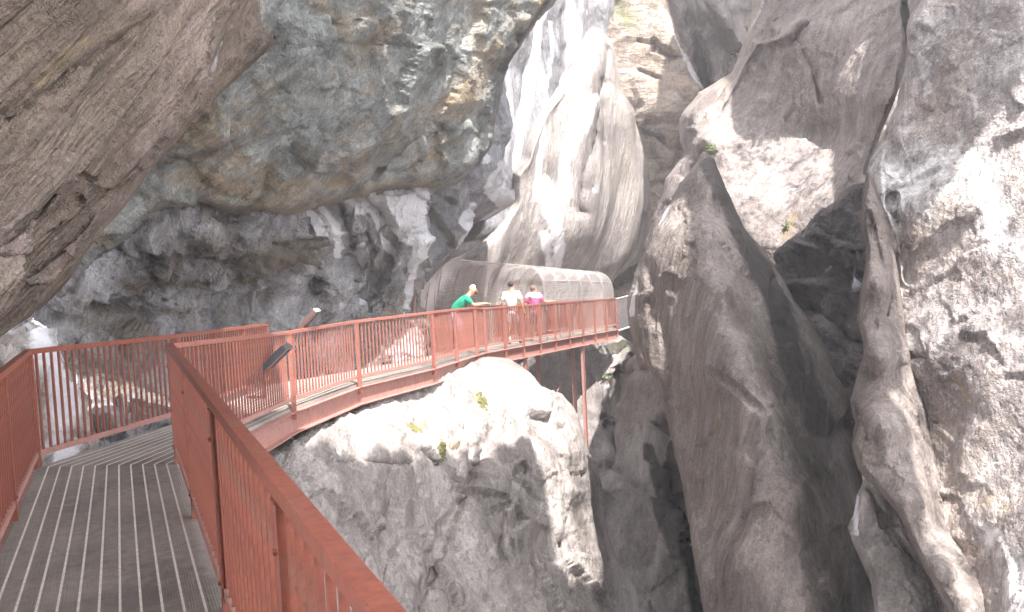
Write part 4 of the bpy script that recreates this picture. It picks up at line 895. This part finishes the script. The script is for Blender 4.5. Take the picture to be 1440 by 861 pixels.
stand = dict(pelvis=(0, 0, .93), belly=(0, .01, 1.1), chest=(0, 0, 1.3), neck=(0, .01, 1.48), head=(0, .03, 1.6), crown=(0, .02, 1.67),
    shL=(-.19, 0, 1.39), elL=(-.26, -.03, 1.12), wrL=(-.27, .07, .88), paL=(-.265, .1, .81), shR=(.19, 0, 1.39), elR=(.27, -.02, 1.13), wrR=(.31, .08, .89), paR=(.315, .11, .82),
    hipL=(-.09, 0, .88), knL=(-.11, .05, .49), anL=(-.12, -.02, .085), toL=(-.13, .13, .04), hipR=(.09, 0, .88), knR=(.11, .12, .5), anR=(.13, .16, .085), toR=(.15, .31, .04))
white = cloth('white_cotton', (.8, .8, .8)); 
person(at(721, 24.0), math.radians(-12), 'person in white t-shirt, pale shorts and white socks walking away along the tunnel deck', stand,
       dict(shirt=white, legs=cloth('pale_lilac_cloth', (.55, .5, .54)), shoes=cloth('grey_shoe', (.25, .22, .22)), socks=cloth('white_sock', (.8, .8, .8)), hair=cloth('dark_hair', (.03, .028, .03)), leg=.8))
k2 = dict(stand); k2.update(elR=(.34, .02, 1.2), wrR=(.50, .12, 1.2), paR=(.57, .14, 1.21), face=(.35, 1, 0), knR=(.1, .05, .49), anR=(.12, .02, .085), toR=(.15, .16, .04))
pk = person(at(752, 25.3), math.radians(-8), 'person in pink and white top and dark cropped trousers with one hand on the rail', scaled(k2, .92),
       dict(shirt=cloth('pink_cloth', (.75, .12, .32)), legs=cloth('dark_cloth', (.12, .1, .12)), shoes=cloth('white_shoe', (.75, .75, .75)), hair=cloth('light_brown_hair', (.2, .13, .1)), leg=1.3 if False else .98))
q = scaled(k2, .92)
skin_mesh('yoke', [Vector(q['chest']).lerp(Vector(q['neck']), .35), Vector(q['shL']), Vector(q['shL']).lerp(Vector(q['elL']), .5), Vector(q['shR']), Vector(q['shR']).lerp(Vector(q['elR']), .5)], [(0, 1), (1, 2), (0, 3), (3, 4)], [.14, .09, .075, .09, .075], white, pk)
mb = MB(); mb.tube([(-.1, -.13, 1.3), (0, -.165, 1.15), (.1, -.16, 1.02)], .014, 5); mb.build('strap', cloth('dark_strap', (.08, .03, .06)), pk)
lean = dict(pelvis=(0, -.28, .93), belly=(0, -.2, 1.08), chest=(0, -.03, 1.22), neck=(0, .1, 1.35), head=(0, .2, 1.44), crown=(0, .22, 1.51), face=(0, 1, -.45),
    shL=(-.18, .0, 1.27), elL=(-.2, .17, 1.1), wrL=(-.14, .36, 1.12), paL=(-.1, .43, 1.12), shR=(.18, .0, 1.27), elR=(.2, .18, 1.1), wrR=(.2, .4, 1.13), paR=(.2, .48, 1.13),
    hipL=(-.09, -.28, .88), knL=(-.1, -.22, .48), anL=(-.1, -.25, .085), toL=(-.11, -.1, .04), hipR=(.09, -.28, .88), knR=(.1, -.12, .49), anR=(.1, -.05, .085), toR=(.12, .1, .04))
gp = person(at(656, 21.0), math.radians(-80), 'person in green shirt with pale hair leaning on the railing at the bend', scaled(lean, 1.02),
       dict(shirt=cloth('green_cloth', (.01, .3, .17)), legs=cloth('blue_cloth', (.35, .38, .6)), shoes=cloth('tan_shoe', (.5, .45, .4)), hair=cloth('blond_hair', (.75, .62, .42)), leg=.9))

# ------------------------------------------------------------------ air
hb_ = MB(); hb_.box((0, 12, 14), (150, 110, 60)); mh = bpy.data.materials.new('haze'); mh.use_nodes = True; nt = mh.node_tree; nt.nodes.clear()
out_ = nt.nodes.new('ShaderNodeOutputMaterial'); pv = nt.nodes.new('ShaderNodeVolumePrincipled'); pv.inputs['Color'].default_value = (.98, .93, .95, 1); pv.inputs['Density'].default_value = HAZE; pv.inputs['Anisotropy'].default_value = .2
nt.links.new(pv.outputs[0], out_.inputs['Volume']); hz = hb_.build('haze', mh); tag(hz, kind='stuff')
# ------------------------------------------------------------------ light
w = bpy.data.worlds.new('World'); SC.world = w; w.use_nodes = True; nt = w.node_tree
sky = nt.nodes.new('ShaderNodeTexSky'); sky.sky_type = 'NISHITA'; sky.sun_disc = False
SUN = Vector((.22, -.42, .88)).normalized()              # towards the sun
el = math.asin(SUN.z); az = math.atan2(SUN.x, SUN.y)
sky.sun_elevation = el; sky.sun_rotation = az
hs = nt.nodes.new('ShaderNodeHueSaturation'); hs.inputs['Saturation'].default_value = .15; nt.links.new(sky.outputs[0], hs.inputs['Color']); nt.links.new(hs.outputs[0], nt.nodes['Background'].inputs[0]); nt.nodes['Background'].inputs[1].default_value = .15
sd = bpy.data.lights.new('sun', 'SUN'); sd.energy = 2.2; sd.angle = math.radians(.5); sd.color = (1, .95, .9)
so = bpy.data.objects.new('sun', sd); link(so); so.rotation_euler = SUN.to_track_quat('Z', 'Y').to_euler()
vs = SC.view_settings; SC.display_settings.display_device = 'sRGB'
vs.view_transform = 'Standard'; vs.look = 'None'; vs.exposure = 3.08; vs.gamma = 1; vs.use_curve_mapping = False
SC.render.engine = 'CYCLES'; SC.cycles.max_bounces = 8; SC.cycles.diffuse_bounces = 5; SC.cycles.volume_bounces = 0; SC.cycles.use_denoising = True; SC.cycles.use_adaptive_sampling = True; SC.cycles.adaptive_threshold = .03
